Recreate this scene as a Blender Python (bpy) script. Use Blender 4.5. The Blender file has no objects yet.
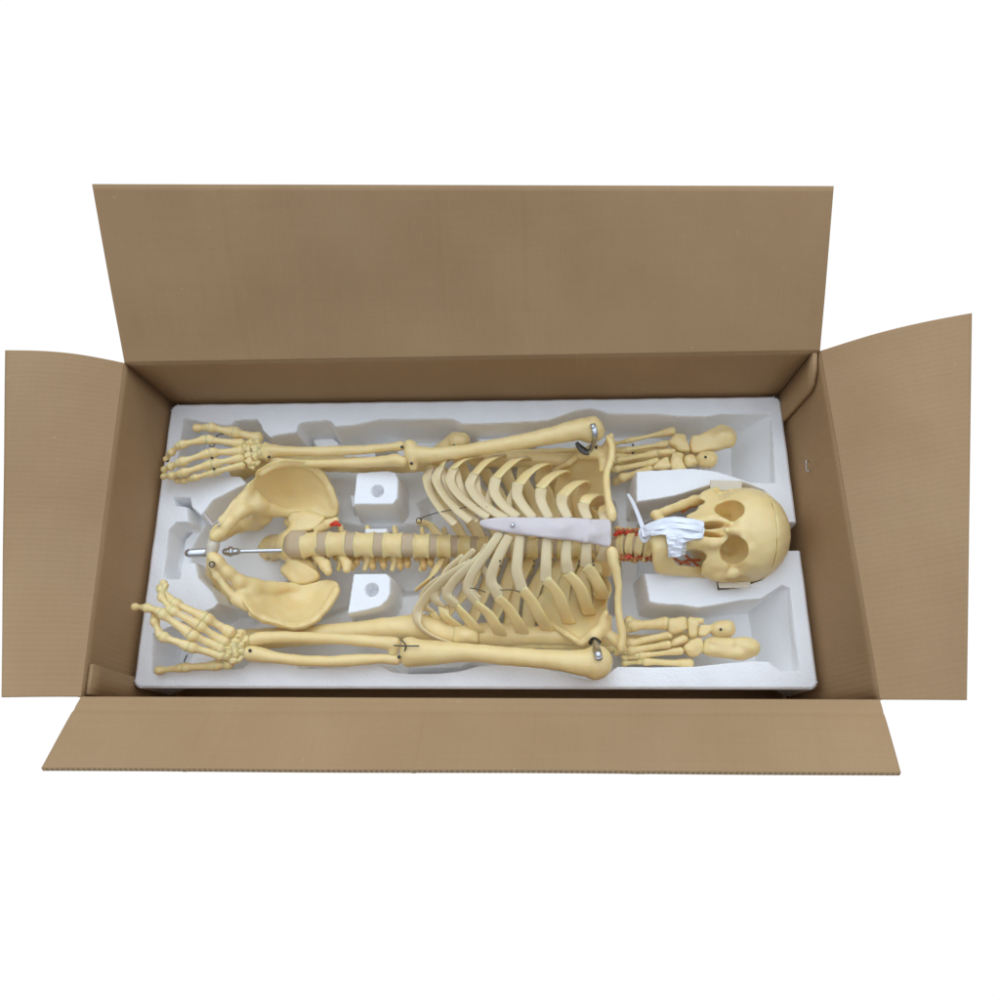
import bpy, math, random, time
import numpy as np
import openvdb as vdb
from mathutils import Vector, Matrix
T0 = time.time()
random.seed(7); rng = np.random.default_rng(7)
sc = bpy.context.scene
col = sc.collection

# ------------------------------------------------------------------ camera
F, CX, CY = 800.0, 500.0, 500.0
POS = np.array([0.08001641, -0.33365155, 1.19052674])
ROT = (0.317805185, 0.0308974, -0.000009)
def rotm(r):
    cx, sx, cy, sy, cz, sz = math.cos(r[0]), math.sin(r[0]), math.cos(r[1]), math.sin(r[1]), math.cos(r[2]), math.sin(r[2])
    Rx = np.array([[1, 0, 0], [0, cx, -sx], [0, sx, cx]]); Ry = np.array([[cy, 0, sy], [0, 1, 0], [-sy, 0, cy]])
    Rz = np.array([[cz, -sz, 0], [sz, cz, 0], [0, 0, 1]])
    return Rz @ Ry @ Rx
RM = rotm(ROT)
cd = bpy.data.cameras.new('camera'); cam = bpy.data.objects.new('camera', cd); col.objects.link(cam)
cam.location = POS; cam.rotation_euler = ROT
cd.sensor_width = 36; cd.lens = 36 * F / 1000; cd.clip_start = 0.02; cd.clip_end = 100
sc.camera = cam

def P(px, py, z=0.0):
    """point of the photograph (1000 px frame) at height z above the tray's top face, in metres"""
    d = RM @ np.array([(px - CX) / F, -(py - CY) / F, -1.0])
    return POS + d * ((z - POS[2]) / d[2])
def S(z=0.0):
    """metres per photo pixel at height z"""
    return (POS[2] - z) / math.cos(ROT[0]) / F * 1.0

# ------------------------------------------------------------------ object helpers
def link(name, me, m, parent=None, smooth=True):
    o = bpy.data.objects.new(name, me); col.objects.link(o)
    if m is not None and not me.materials: me.materials.append(m)
    if parent is not None: o.parent = parent
    if smooth: me.polygons.foreach_set('use_smooth', [True] * len(me.polygons))
    me.update()
    return o
def PINV(p):
    """meshes are modelled in world coordinates: cancel the Empty's offset, nothing to cancel under a mesh"""
    return Matrix.Translation(-p.location) if p is not None and p.type == 'EMPTY' else Matrix.Identity(4)
def mesh_from(name, v, f):
    me = bpy.data.meshes.new(name)
    me.from_pydata([tuple(map(float, p)) for p in v], [], [tuple(int(i) for i in q) for q in f]); me.update()
    return me
def thing(name, label, cat, loc, group=None):
    o = bpy.data.objects.new(name, None); col.objects.link(o); o.location = loc; o.empty_display_size = 0.05
    o['label'] = label; o['category'] = cat
    if group: o['group'] = group
    bpy.context.view_layer.update()
    return o
def tag(o, label, cat, group=None):
    o['label'] = label; o['category'] = cat
    if group: o['group'] = group

# ------------------------------------------------------------------ sweep (ribs, wires, rods, straps)
def catmull(pts, n):
    pts = np.asarray(pts, float)
    if len(pts) == 2:
        t = np.linspace(0, 1, n)[:, None]; return pts[0] + (pts[1] - pts[0]) * t
    e = np.vstack([2 * pts[0] - pts[1], pts, 2 * pts[-1] - pts[-2]])
    d = np.maximum(np.linalg.norm(np.diff(pts[:, :3], axis=0), axis=1), 1e-6); s = np.r_[0, np.cumsum(d)]
    out = []
    for t in np.linspace(0, s[-1], n):
        i = min(max(np.searchsorted(s, t) - 1, 0), len(pts) - 2); u = (t - s[i]) / d[i]
        p0, p1, p2, p3 = e[i], e[i + 1], e[i + 2], e[i + 3]
        m1 = (p2 - p0) * .5; m2 = (p3 - p1) * .5
        out.append((2 * u**3 - 3 * u**2 + 1) * p1 + (u**3 - 2 * u**2 + u) * m1 + (-2 * u**3 + 3 * u**2) * p2 + (u**3 - u**2) * m2)
    return np.array(out)
def sweep(pts, w, t, up=None, n=40, k=10, closed=True):
    """pts: Nx3 control points, w/t half width / half thickness (scalars or per control point), up(p)->thickness direction"""
    pts = np.asarray(pts, float); m = len(pts)
    w = np.broadcast_to(np.asarray(w, float), (m,)); t = np.broadcast_to(np.asarray(t, float), (m,))
    c = catmull(np.c_[pts, w, t], n); p = c[:, :3]; ww = c[:, 3]; tt = c[:, 4]
    tg = np.gradient(p, axis=0); tg /= np.linalg.norm(tg, axis=1)[:, None] + 1e-12
    v = []; f = []
    for i in range(n):
        u = np.array(up(p[i]) if up else (0, 0, 1.0), float)
        u = u - tg[i] * (u @ tg[i]); l = np.linalg.norm(u)
        if l < 1e-4: u = np.array([0, 1.0, 0]); u = u - tg[i] * (u @ tg[i]); l = np.linalg.norm(u)
        u /= l; b = np.cross(tg[i], u)
        sc_ = 1.0
        for j in range(k):
            a = 2 * math.pi * j / k
            ca, sa = math.cos(a), math.sin(a)
            ca = math.copysign(abs(ca) ** .75, ca); sa = math.copysign(abs(sa) ** .75, sa)
            v.append(p[i] + b * ww[i] * ca * sc_ + u * tt[i] * sa * sc_)
    for i in range(n - 1):
        for j in range(k):
            a = i * k + j; b_ = i * k + (j + 1) % k
            f.append((a, b_, b_ + k, a + k))
    # rounded ends
    for e, s in ((0, -1), (n - 1, 1)):
        base = e * k; ctr = p[e]; r = min(ww[e], tt[e])
        ring = len(v)
        for j in range(k): v.append(ctr + (np.array(v[base + j]) - ctr) * .6 + tg[e] * s * r * .6)
        tip = len(v); v.append(ctr + tg[e] * s * r * .8)
        for j in range(k):
            a = base + j; b_ = base + (j + 1) % k; c_ = ring + j; d_ = ring + (j + 1) % k
            if s > 0: f.append((a, b_, d_, c_)); f.append((c_, d_, tip))
            else: f.append((b_, a, c_, d_)); f.append((d_, c_, tip))
    return np.array(v), f

# ------------------------------------------------------------------ signed distance modelling of the bones
def poly_sdf(X, Y, poly):
    poly = np.asarray(poly, float); d = np.full(X.shape, 1e9); ins = np.zeros(X.shape, bool); n = len(poly)
    for i in range(n):
        a = poly[i]; b = poly[(i + 1) % n]; e = b - a
        wx = X - a[0]; wy = Y - a[1]
        t = np.clip((wx * e[0] + wy * e[1]) / (e @ e + 1e-15), 0, 1)
        d = np.minimum(d, (wx - e[0] * t) ** 2 + (wy - e[1] * t) ** 2)
        c = ((a[1] <= Y) != (b[1] <= Y)) & (wx < e[0] * (Y - a[1]) / (e[1] if abs(e[1]) > 1e-12 else 1e-12))
        ins ^= c
    d = np.sqrt(d); return np.where(ins, -d, d)
def rbf(pts, x, y):
    pts = np.asarray(pts, float); n = len(pts)
    def k(r2): return np.where(r2 > 1e-14, r2 * np.log(r2 + 1e-20), 0) * .5
    D = ((pts[:, None, :2] - pts[None, :, :2]) ** 2).sum(-1)
    A = np.zeros((n + 3, n + 3)); A[:n, :n] = k(D) + np.eye(n) * 1e-6
    A[:n, n] = 1; A[:n, n + 1:] = pts[:, :2]; A[n:, :n] = A[:n, n:].T
    s = np.linalg.solve(A, np.r_[pts[:, 2], 0, 0, 0])
    out = s[n] + s[n + 1] * x + s[n + 2] * y
    for i in range(n): out = out + s[i] * k((x - pts[i, 0]) ** 2 + (y - pts[i, 1]) ** 2)
    return out
def smooth_poly(poly, m=4):
    p = np.asarray(poly, float); n = len(p); out = []
    for i in range(n):
        p0, p1, p2, p3 = p[i - 1], p[i], p[(i + 1) % n], p[(i + 2) % n]
        for u in np.arange(m) / m:
            m1 = (p2 - p0) * .5; m2 = (p3 - p1) * .5
            out.append((2 * u**3 - 3 * u**2 + 1) * p1 + (u**3 - 2 * u**2 + u) * m1 + (-2 * u**3 + 3 * u**2) * p2 + (u**3 - u**2) * m2)
    return np.array(out)

class Bone:
    def __init__(s, vox=.0013, amp=.00022, wl=.02): s.v = vox; s.ops = []; s.amp = amp; s.wl = wl
    def add(s, fn, lo, hi, k=0., sub=False): s.ops.append((fn, np.asarray(lo) - k - .003, np.asarray(hi) + k + .003, k, sub)); return s
    def cone(s, a, b, ra, rb, k=.003, sub=False, fl=None):
        """round cone; fl=(axis, ratio) squashes its section along that axis"""
        a = np.asarray(a, float); b = np.asarray(b, float); ba = b - a; bb = ba @ ba + 1e-12
        if fl is not None: ax = np.asarray(fl[0], float); ax = ax / np.linalg.norm(ax); q = 1 / fl[1] - 1
        def fn(X, Y, Z):
            x, y, z = X - a[0], Y - a[1], Z - a[2]
            t = np.clip((x * ba[0] + y * ba[1] + z * ba[2]) / bb, 0, 1)
            x = x - ba[0] * t; y = y - ba[1] * t; z = z - ba[2] * t
            d2 = x * x + y * y + z * z
            if fl is not None: dp = x * ax[0] + y * ax[1] + z * ax[2]; d2 = d2 + dp * dp * (2 * q + q * q)
            return (np.sqrt(d2) - (ra + (rb - ra) * t)) * (1 if fl is None else min(1, fl[1] * 1.2))
        r = max(ra, rb); return s.add(fn, np.minimum(a, b) - r, np.maximum(a, b) + r, k, sub)
    def chain(s, pts, k=.003, sub=False, fl=None, n=0):
        """pts: (px, py, z, radius in photo px)"""
        q = [(np.r_[P(*p[:3]), p[3] * S(p[2])]) for p in pts]
        if len(q) > 2 and n: q = list(catmull(np.array(q), n))
        for i in range(len(q) - 1): s.cone(q[i][:3], q[i + 1][:3], q[i][3], q[i + 1][3], k if i == 0 else max(k, .002), sub, fl)
        return s
    def ell(s, c, r, k=.003, sub=False, rot=None):
        c = np.asarray(c, float); r = np.asarray(r, float); M = np.eye(3) if rot is None else np.asarray(rotm(rot)).T
        def fn(X, Y, Z):
            x, y, z = X - c[0], Y - c[1], Z - c[2]
            x, y, z = (M[i, 0] * x + M[i, 1] * y + M[i, 2] * z for i in range(3))
            k0 = np.sqrt((x / r[0]) ** 2 + (y / r[1]) ** 2 + (z / r[2]) ** 2)
            k1 = np.sqrt((x / r[0]**2) ** 2 + (y / r[1]**2) ** 2 + (z / r[2]**2) ** 2)
            return k0 * (k0 - 1) / (k1 + 1e-9)
        m = r.max(); return s.add(fn, c - m, c + m, k, sub)
    def box(s, c, h, rad=.001, k=.001, sub=False, rot=None):
        c = np.asarray(c, float); h = np.asarray(h, float); M = np.eye(3) if rot is None else np.asarray(rotm(rot)).T
        def fn(X, Y, Z):
            x, y, z = X - c[0], Y - c[1], Z - c[2]
            q = [np.abs(M[i, 0] * x + M[i, 1] * y + M[i, 2] * z) - h[i] + rad for i in range(3)]
            return np.sqrt(sum(np.maximum(t, 0) ** 2 for t in q)) + np.minimum(np.maximum(np.maximum(q[0], q[1]), q[2]), 0) - rad
        m = np.linalg.norm(h); return s.add(fn, c - m, c + m, k, sub)
    def disc(s, c, r, hx, rad=.0015, k=.001, waist=0., ry=1., sub=False):
        """elliptic cylinder along x with a waist"""
        c = np.asarray(c, float)
        def fn(X, Y, Z):
            x, y, z = X - c[0], (Y - c[1]) / ry, Z - c[2]
            rr = r - waist * (1 - np.clip(np.abs(x) / hx, 0, 1) ** 2)
            a = np.sqrt(y * y + z * z) - rr + rad; b = np.abs(x) - hx + rad
            return np.sqrt(np.maximum(a, 0) ** 2 + np.maximum(b, 0) ** 2) + np.minimum(np.maximum(a, b), 0) - rad
        m = np.array([hx, r * max(1, ry), r]); return s.add(fn, c - m, c + m, k, sub)
    def plate(s, outline, ctrl, th, k=.003, sub=False, rim=None, smooth=4, wr=None):
        """thick curved sheet: outline and ctrl are (px, py, z); rim thickens the border"""
        ol = np.array([P(*p) for p in outline]); ct = np.array([P(*p) for p in ctrl]) if len(ctrl) else np.zeros((0, 3))
        al = np.vstack([ol, ct]); po = smooth_poly(ol[:, :2], smooth) if smooth else ol[:, :2]
        def fn(X, Y, Z):
            x2, y2 = X[:, :, 0], Y[:, :, 0]
            d = poly_sdf(x2, y2, po); zm = rbf(al, x2, y2)
            if wr is not None: zm = zm + wr(x2, y2)
            gx, gy = np.gradient(zm, s.v); cs = 1 / np.sqrt(1 + np.minimum(gx * gx + gy * gy, 9))
            t = np.full(d.shape, th)
            if rim: t = t + rim[0] * np.exp(-(d / rim[1]) ** 2)
            rr = np.minimum(t, .004)
            a = (d + rr)[:, :, None]; b = np.abs(Z - zm[:, :, None]) * cs[:, :, None] - (t - rr)[:, :, None]
            return np.sqrt(np.maximum(a, 0) ** 2 + np.maximum(b, 0) ** 2) + np.minimum(np.maximum(a, b), 0) - rr[:, :, None]
        lo = al.min(0) - .006 - th; hi = al.max(0) + .006 + th; lo[2] -= .012; hi[2] += .012
        return s.add(fn, lo, hi, k, sub)
    def mesh(s, name, noise=0.):
        v = s.v
        addops = [o for o in s.ops if not o[4]]
        lo = np.min([o[1] for o in addops], 0) - 3 * v; hi = np.max([o[2] for o in addops], 0) + 3 * v
        n = np.ceil((hi - lo) / v).astype(int) + 1
        ax = [lo[i] + v * np.arange(n[i]) for i in range(3)]
        bg = .02; G = np.full(n, bg)
        for fn, a, b, k, sub in s.ops:
            i0 = np.clip(np.floor((a - lo) / v).astype(int), 0, n - 1); i1 = np.clip(np.ceil((b - lo) / v).astype(int) + 1, 1, n)
            if np.any(i1 - i0 < 2): continue
            sl = tuple(slice(i0[i], i1[i]) for i in range(3))
            X, Y, Z = np.meshgrid(*(ax[i][sl[i]] for i in range(3)), indexing='ij')
            d = fn(X, Y, Z); g = G[sl]
            if sub:
                d = -d
                if k > 0: h = np.clip(.5 + .5 * (d - g) / k, 0, 1); G[sl] = g + (d - g) * h + k * h * (1 - h)
                else: G[sl] = np.maximum(g, d)
            else:
                if k > 0: h = np.clip(.5 + .5 * (g - d) / k, 0, 1); G[sl] = g + (d - g) * h - k * h * (1 - h)
                else: G[sl] = np.minimum(g, d)
        if s.amp:
            X, Y, Z = np.meshgrid(*ax, indexing='ij'); r = np.random.default_rng(int(abs(lo.sum()) * 1e5) % 99991)
            for q in range(7):
                d = r.normal(size=3); d /= np.linalg.norm(d); wl = s.wl * (.6 + 1.2 * r.random())
                G = G + s.amp * .55 * np.sin((X * d[0] + Y * d[1] + Z * d[2]) * 2 * math.pi / wl + r.random() * 6.3)
        G = np.clip(G, -bg, bg)
        grid = vdb.FloatGrid(bg); grid.copyFromArray(np.ascontiguousarray(G.astype(np.float32)))
        pts, quads = grid.convertToQuads(0.0)
        pts = pts * v + lo
        me = bpy.data.meshes.new(name)
        # orientation: positive volume
        a, b, c = pts[quads[:, 0]], pts[quads[:, 1]], pts[quads[:, 2]]
        vol = np.einsum('ij,ij->i', a, np.cross(b, c)).sum()
        if vol < 0: quads = quads[:, ::-1]
        me.vertices.add(len(pts)); me.vertices.foreach_set('co', pts.astype(np.float32).ravel())
        me.loops.add(quads.size); me.loops.foreach_set('vertex_index', quads.astype(np.int32).ravel())
        me.polygons.add(len(quads)); me.polygons.foreach_set('loop_start', np.arange(0, quads.size, 4, dtype=np.int32))
        me.update(calc_edges=True); me.validate()
        return me
    def obj(s, name, m, parent=None):
        o = link(name, s.mesh(name), m, parent)
        if parent is not None: o.matrix_parent_inverse = PINV(parent)
        return o
def child(name, vf, m, parent):
    o = link(name, mesh_from(name, *vf), m, parent); o.matrix_parent_inverse = PINV(parent)
    return o
def root_of(o):
    while o.parent: o = o.parent
    return o

# ------------------------------------------------------------------ materials
def mat(name):
    m = bpy.data.materials.new(name); m.use_nodes = True; nt = m.node_tree; b = nt.nodes['Principled BSDF']
    return m, nt, b
def noise_mix(nt, c1, c2, scale, detail=4, lo=.35, hi=.65, vec=None):
    n = nt.nodes.new('ShaderNodeTexNoise'); n.inputs['Scale'].default_value = scale; n.inputs['Detail'].default_value = detail
    if vec is not None: nt.links.new(vec, n.inputs['Vector'])
    r = nt.nodes.new('ShaderNodeValToRGB'); r.color_ramp.elements[0].position = lo; r.color_ramp.elements[1].position = hi
    r.color_ramp.elements[0].color = (*c1, 1); r.color_ramp.elements[1].color = (*c2, 1)
    nt.links.new(n.outputs['Fac'], r.inputs['Fac']); return r.outputs['Color'], n
def objco(nt):
    return nt.nodes.new('ShaderNodeTexCoord').outputs['Object']
def bump(nt, b, h, strength, dist, prev=None):
    bp = nt.nodes.new('ShaderNodeBump'); bp.inputs['Strength'].default_value = strength; bp.inputs['Distance'].default_value = dist
    nt.links.new(h, bp.inputs['Height'])
    if prev is not None: nt.links.new(prev, bp.inputs['Normal'])
    nt.links.new(bp.outputs['Normal'], b.inputs['Normal']); return bp.outputs['Normal']
def bone_mat(name, c1, c2, rough=.42, sss=.12):
    m, nt, b = mat(name); v = objco(nt)
    c, n = noise_mix(nt, c1, c2, 22, 5, .3, .7, v); nt.links.new(c, b.inputs['Base Color'])
    b.inputs['Roughness'].default_value = rough
    b.inputs['Subsurface Weight'].default_value = sss; b.inputs['Subsurface Radius'].default_value = (1, .55, .18); b.inputs['Subsurface Scale'].default_value = .009
    n2 = nt.nodes.new('ShaderNodeTexNoise'); n2.inputs['Scale'].default_value = 160; n2.inputs['Detail'].default_value = 5; nt.links.new(v, n2.inputs['Vector'])
    n3 = nt.nodes.new('ShaderNodeTexNoise'); n3.inputs['Scale'].default_value = 45; n3.inputs['Detail'].default_value = 3; nt.links.new(v, n3.inputs['Vector'])
    a = bump(nt, b, n3.outputs['Fac'], .5, .0022); bump(nt, b, n2.outputs['Fac'], .35, .0008, a)
    return m
M_BONE = bone_mat('bone_plastic', (.80, .61, .28), (.86, .675, .34), .33, .6)
M_TRANS = bone_mat('bone_spine_processes', (.74, .49, .18), (.78, .53, .21))
M_CART = bone_mat('cartilage_plastic', (.70, .565, .33), (.75, .61, .37), .4, .3)
M_STERN = bone_mat('sternum_plastic', (.64, .575, .565), (.69, .62, .61), .38, .3)
M_DISC = bone_mat('spine_disc_plastic', (.50, .365, .22), (.56, .415, .265), .5)
M_SYM = bone_mat('symphysis_plastic', (.60, .53, .42), (.68, .60, .48), .4, .3)
M_RED = bone_mat('red_nerve_plastic', (.62, .025, .015), (.70, .05, .02), .4)
M_TISSUE = bone_mat('red_mouth_plastic', (.55, .12, .05), (.60, .22, .09), .45)
M_TEETH = bone_mat('teeth_plastic', (.74, .74, .72), (.80, .80, .80), .3)
def metal(name, c, rough):
    m, nt, b = mat(name); b.inputs['Metallic'].default_value = 1; b.inputs['Roughness'].default_value = rough
    cc, n = noise_mix(nt, tuple(x * .8 for x in c), c, 300, 3, .3, .7, objco(nt)); nt.links.new(cc, b.inputs['Base Color'])
    return m
M_STEEL = metal('zinc_steel', (.62, .63, .66), .28)
M_DARK = metal('dark_wire', (.10, .095, .085), .45)
def foam_mat():
    m, nt, b = mat('white_foam'); v = objco(nt)
    c, n = noise_mix(nt, (.89, .88, .878), (.92, .912, .91), 9, 4, .3, .7, v); nt.links.new(c, b.inputs['Base Color'])
    b.inputs['Roughness'].default_value = .75; b.inputs['Subsurface Weight'].default_value = .0
    vo = nt.nodes.new('ShaderNodeTexVoronoi'); vo.inputs['Scale'].default_value = 230; nt.links.new(v, vo.inputs['Vector'])
    a = bump(nt, b, vo.outputs['Distance'], .38, .001)
    n2 = nt.nodes.new('ShaderNodeTexNoise'); n2.inputs['Scale'].default_value = 30; n2.inputs['Detail'].default_value = 4; nt.links.new(v, n2.inputs['Vector'])
    bump(nt, b, n2.outputs['Fac'], .3, .0015, a)
    return m
M_FOAM = foam_mat()
def film_mat():
    m, nt, b = mat('white_plastic_film'); v = objco(nt)
    c, n = noise_mix(nt, (.80, .82, .88), (.88, .89, .94), 40, 4, .3, .7, v); nt.links.new(c, b.inputs['Base Color'])
    b.inputs['Roughness'].default_value = .28; b.inputs['Coat Weight'].default_value = .2
    return m
M_FILM = film_mat()
def card_mat(name, c1, c2):
    """brown corrugated board: UV u runs along the fold in metres, v across it"""
    m, nt, b = mat(name); N = nt.nodes; L = nt.links
    uv = N.new('ShaderNodeTexCoord').outputs['UV']
    c, n = noise_mix(nt, c1, c2, 6, 6, .3, .7, uv)
    # stretched fibre and flute streaks
    mp = N.new('ShaderNodeMapping'); mp.inputs['Scale'].default_value = (150, 5, 1); L.new(uv, mp.inputs['Vector'])
    n2 = N.new('ShaderNodeTexNoise'); n2.inputs['Scale'].default_value = 1; n2.inputs['Detail'].default_value = 4; L.new(mp.outputs[0], n2.inputs['Vector'])
    mp2 = N.new('ShaderNodeMapping'); mp2.inputs['Scale'].default_value = (5, 240, 1); L.new(uv, mp2.inputs['Vector'])
    n3 = N.new('ShaderNodeTexNoise'); n3.inputs['Scale'].default_value = 1; n3.inputs['Detail'].default_value = 3; L.new(mp2.outputs[0], n3.inputs['Vector'])
    mx = N.new('ShaderNodeMix'); mx.data_type = 'RGBA'; mx.blend_type = 'MULTIPLY'; mx.inputs['Factor'].default_value = .06
    L.new(c, mx.inputs['A']); L.new(n2.outputs['Fac'], mx.inputs['B'])
    mx2 = N.new('ShaderNodeMix'); mx2.data_type = 'RGBA'; mx2.blend_type = 'MULTIPLY'; mx2.inputs['Factor'].default_value = .07
    L.new(mx.outputs['Result'], mx2.inputs['A']); L.new(n3.outputs['Fac'], mx2.inputs['B'])
    fine = N.new('ShaderNodeTexNoise'); fine.inputs['Scale'].default_value = 420; fine.inputs['Detail'].default_value = 2; L.new(uv, fine.inputs['Vector'])
    mx3 = N.new('ShaderNodeMix'); mx3.data_type = 'RGBA'; mx3.blend_type = 'MULTIPLY'; mx3.inputs['Factor'].default_value = .12
    L.new(mx2.outputs['Result'], mx3.inputs['A']); L.new(fine.outputs['Fac'], mx3.inputs['B'])
    sp = N.new('ShaderNodeTexNoise'); sp.inputs['Scale'].default_value = 70; sp.inputs['Detail'].default_value = 6; sp.inputs['Roughness'].default_value = .7; L.new(uv, sp.inputs['Vector'])
    sr = N.new('ShaderNodeMapRange'); sr.inputs['From Min'].default_value = .66; sr.inputs['From Max'].default_value = .74; L.new(sp.outputs['Fac'], sr.inputs['Value'])
    mx4 = N.new('ShaderNodeMix'); mx4.data_type = 'RGBA'; mx4.inputs['B'].default_value = (.52, .38, .22, 1)
    L.new(sr.outputs['Result'], mx4.inputs['Factor']); L.new(mx3.outputs['Result'], mx4.inputs['A']); mx3 = mx4
    bl = N.new('ShaderNodeTexNoise'); bl.inputs['Scale'].default_value = 2.2; bl.inputs['Detail'].default_value = 3; L.new(uv, bl.inputs['Vector'])
    hs = N.new('ShaderNodeHueSaturation'); mr = N.new('ShaderNodeMapRange'); mr.inputs['From Min'].default_value = .3; mr.inputs['From Max'].default_value = .7; mr.inputs['To Min'].default_value = .93; mr.inputs['To Max'].default_value = 1.06
    L.new(bl.outputs['Fac'], mr.inputs['Value']); L.new(mr.outputs['Result'], hs.inputs['Value']); L.new(mx3.outputs['Result'], hs.inputs['Color'])
    L.new(hs.outputs['Color'], b.inputs['Base Color']); b.inputs['Roughness'].default_value = .72
    b.inputs['Specular IOR Level'].default_value = .3
    w = N.new('ShaderNodeTexWave'); w.wave_type = 'BANDS'; w.bands_direction = 'X'; w.inputs['Scale'].default_value = 42; w.inputs['Distortion'].default_value = .8; L.new(uv, w.inputs['Vector'])
    a = bump(nt, b, w.outputs['Fac'], .22, .0006)
    n4 = N.new('ShaderNodeTexNoise'); n4.inputs['Scale'].default_value = 14; n4.inputs['Detail'].default_value = 5; L.new(uv, n4.inputs['Vector'])
    bump(nt, b, n4.outputs['Fac'], .35, .003, a)
    return m
M_CARD = card_mat('brown_cardboard', (.425, .258, .126), (.475, .300, .154))
def edge_mat():
    m, nt, b = mat('raw_cardboard_edge'); N = nt.nodes; L = nt.links; uv = N.new('ShaderNodeTexCoord').outputs['UV']
    wv = N.new('ShaderNodeTexWave'); wv.bands_direction = 'DIAGONAL'; wv.inputs['Scale'].default_value = 97; wv.inputs['Distortion'].default_value = 1.5; L.new(uv, wv.inputs['Vector'])
    r = N.new('ShaderNodeValToRGB'); r.color_ramp.elements[0].color = (.24, .15, .075, 1); r.color_ramp.elements[1].color = (.40, .27, .145, 1); L.new(wv.outputs['Fac'], r.inputs['Fac']); L.new(r.outputs['Color'], b.inputs['Base Color'])
    b.inputs['Roughness'].default_value = .85; return m
M_EDGE = edge_mat()

# ------------------------------------------------------------------ cardboard box
RIM = .133; FL = -.165
RB = {'bl': (124.5, 363), 'br': (820, 351), 'fr': (880, 699.5), 'fl': (81, 696.5)}
MID = {'bl': P(168.5, 400.5, 0), 'br': P(786, 392.5, 0), 'fr': P(829, 709, 0), 'fl': P(124, 707, 0)}
TOP = {k: P(*v, RIM) for k, v in RB.items()}
TOP['fl'][1] += .0; 
def low(k, z): return MID[k] + (TOP[k] - MID[k]) * (z / RIM) if z > -.001 else MID[k] + (TOP[k] - MID[k]) * (z / RIM) * .35
def board(name, grid, th, m, parent, flip=False, uvs=None):
    """grid [i][j] of points (i along the fold, j across it) -> board of thickness th, inner face on the grid"""
    G = np.array(grid, float); ni, nj = G.shape[:2]
    du = np.gradient(G, axis=0); dv = np.gradient(G, axis=1); N = np.cross(du, dv); N /= np.linalg.norm(N, axis=2)[:, :, None] + 1e-12
    if flip: N = -N
    B = G - N * th
    v = np.vstack([G.reshape(-1, 3), B.reshape(-1, 3)]); n = ni * nj; f = []; mi = []
    idx = lambda i, j, o=0: o + i * nj + j
    for i in range(ni - 1):
        for j in range(nj - 1):
            q = (idx(i, j), idx(i + 1, j), idx(i + 1, j + 1), idx(i, j + 1)); r = tuple(x + n for x in q[::-1])
            f += [q if not flip else q[::-1], r if not flip else r[::-1]]; mi += [0, 0]
    def side(a, b):
        q = (a, a + n, b + n, b); f.append(q if not flip else q[::-1]); mi.append(1)
    for i in range(ni - 1): side(idx(i, 0), idx(i + 1, 0)); mi[-1] = 0; side(idx(i + 1, nj - 1), idx(i, nj - 1))
    for j in range(nj - 1): side(idx(0, j + 1), idx(0, j)); side(idx(ni - 1, j), idx(ni - 1, j + 1))
    if name != 'flap': mi = [0] * len(mi)
    me = mesh_from(name, v, f); me.materials.append(m); me.materials.append(M_EDGE)
    us = np.zeros((ni, nj, 2)); us[1:, :, 0] = np.cumsum(np.linalg.norm(np.diff(G, axis=0), axis=2), 0); us[:, 1:, 1] = np.cumsum(np.linalg.norm(np.diff(G, axis=1), axis=2), 1)
    us = np.vstack([us.reshape(-1, 2), us.reshape(-1, 2)]); us[:, 0] += hash_off(name + str(len(bpy.data.meshes)))
    ul = me.uv_layers.new(name='UVMap'); li = np.empty(len(me.loops), np.int32); me.loops.foreach_get('vertex_index', li)
    ul.data.foreach_set('uv', us[li].astype(np.float32).ravel())
    me.polygons.foreach_set('material_index', mi)
    o = link(name, me, None, parent, smooth=False)
    sm = [x == 0 for x in mi]; me.polygons.foreach_set('use_smooth', sm)
    if parent: o.matrix_parent_inverse = PINV(parent)
    return o
def hash_off(s): return (sum(ord(c) * (i + 1) for i, c in enumerate(s)) % 97) * .37
box = thing('cardboard_box', 'open brown cardboard box with all four flaps folded out, holding the white foam tray', 'box', (0, 0, FL))
TH = .006
def wall(a, b, bow=0.):
    ni = 24; zs = [FL, FL * .5, 0, RIM * .35, RIM * .7, RIM * .9, RIM]
    A = [low(a, z) for z in zs]; B = [low(b, z) for z in zs]
    for k, z in enumerate(zs): A[k][2] = B[k][2] = z
    g = []
    ctr = (A[3] + B[3]) / 2; outd = np.array([ctr[0], ctr[1], 0]); e = B[3] - A[3]; nrm = np.array([e[1], -e[0], 0]); nrm /= np.linalg.norm(nrm)
    if nrm @ outd < 0: nrm = -nrm
    for i in range(ni):
        t = i / (ni - 1); row = []
        for k in range(len(zs)):
            p = A[k] + (B[k] - A[k]) * t + nrm * bow * math.sin(math.pi * t) * (1 - .0 * k)
            row.append(p)
        g.append(row)
    return g
# inner faces look inwards; boards are thickened outwards
for a, b in (('bl', 'br'), ('br', 'fr'), ('fr', 'fl'), ('fl', 'bl')):
    w = board('wall', wall(a, b), TH, M_CARD, box)
g = [[MID['fl'] * (1 - t) + MID['fr'] * t for t in np.linspace(0, 1, 6)], [MID['bl'] * (1 - t) + MID['br'] * t for t in np.linspace(0, 1, 6)]]
for r in g:
    for p in r: p[2] = FL + .001
board('bottom_panel', g, .005, M_CARD, box, flip=True)

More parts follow.
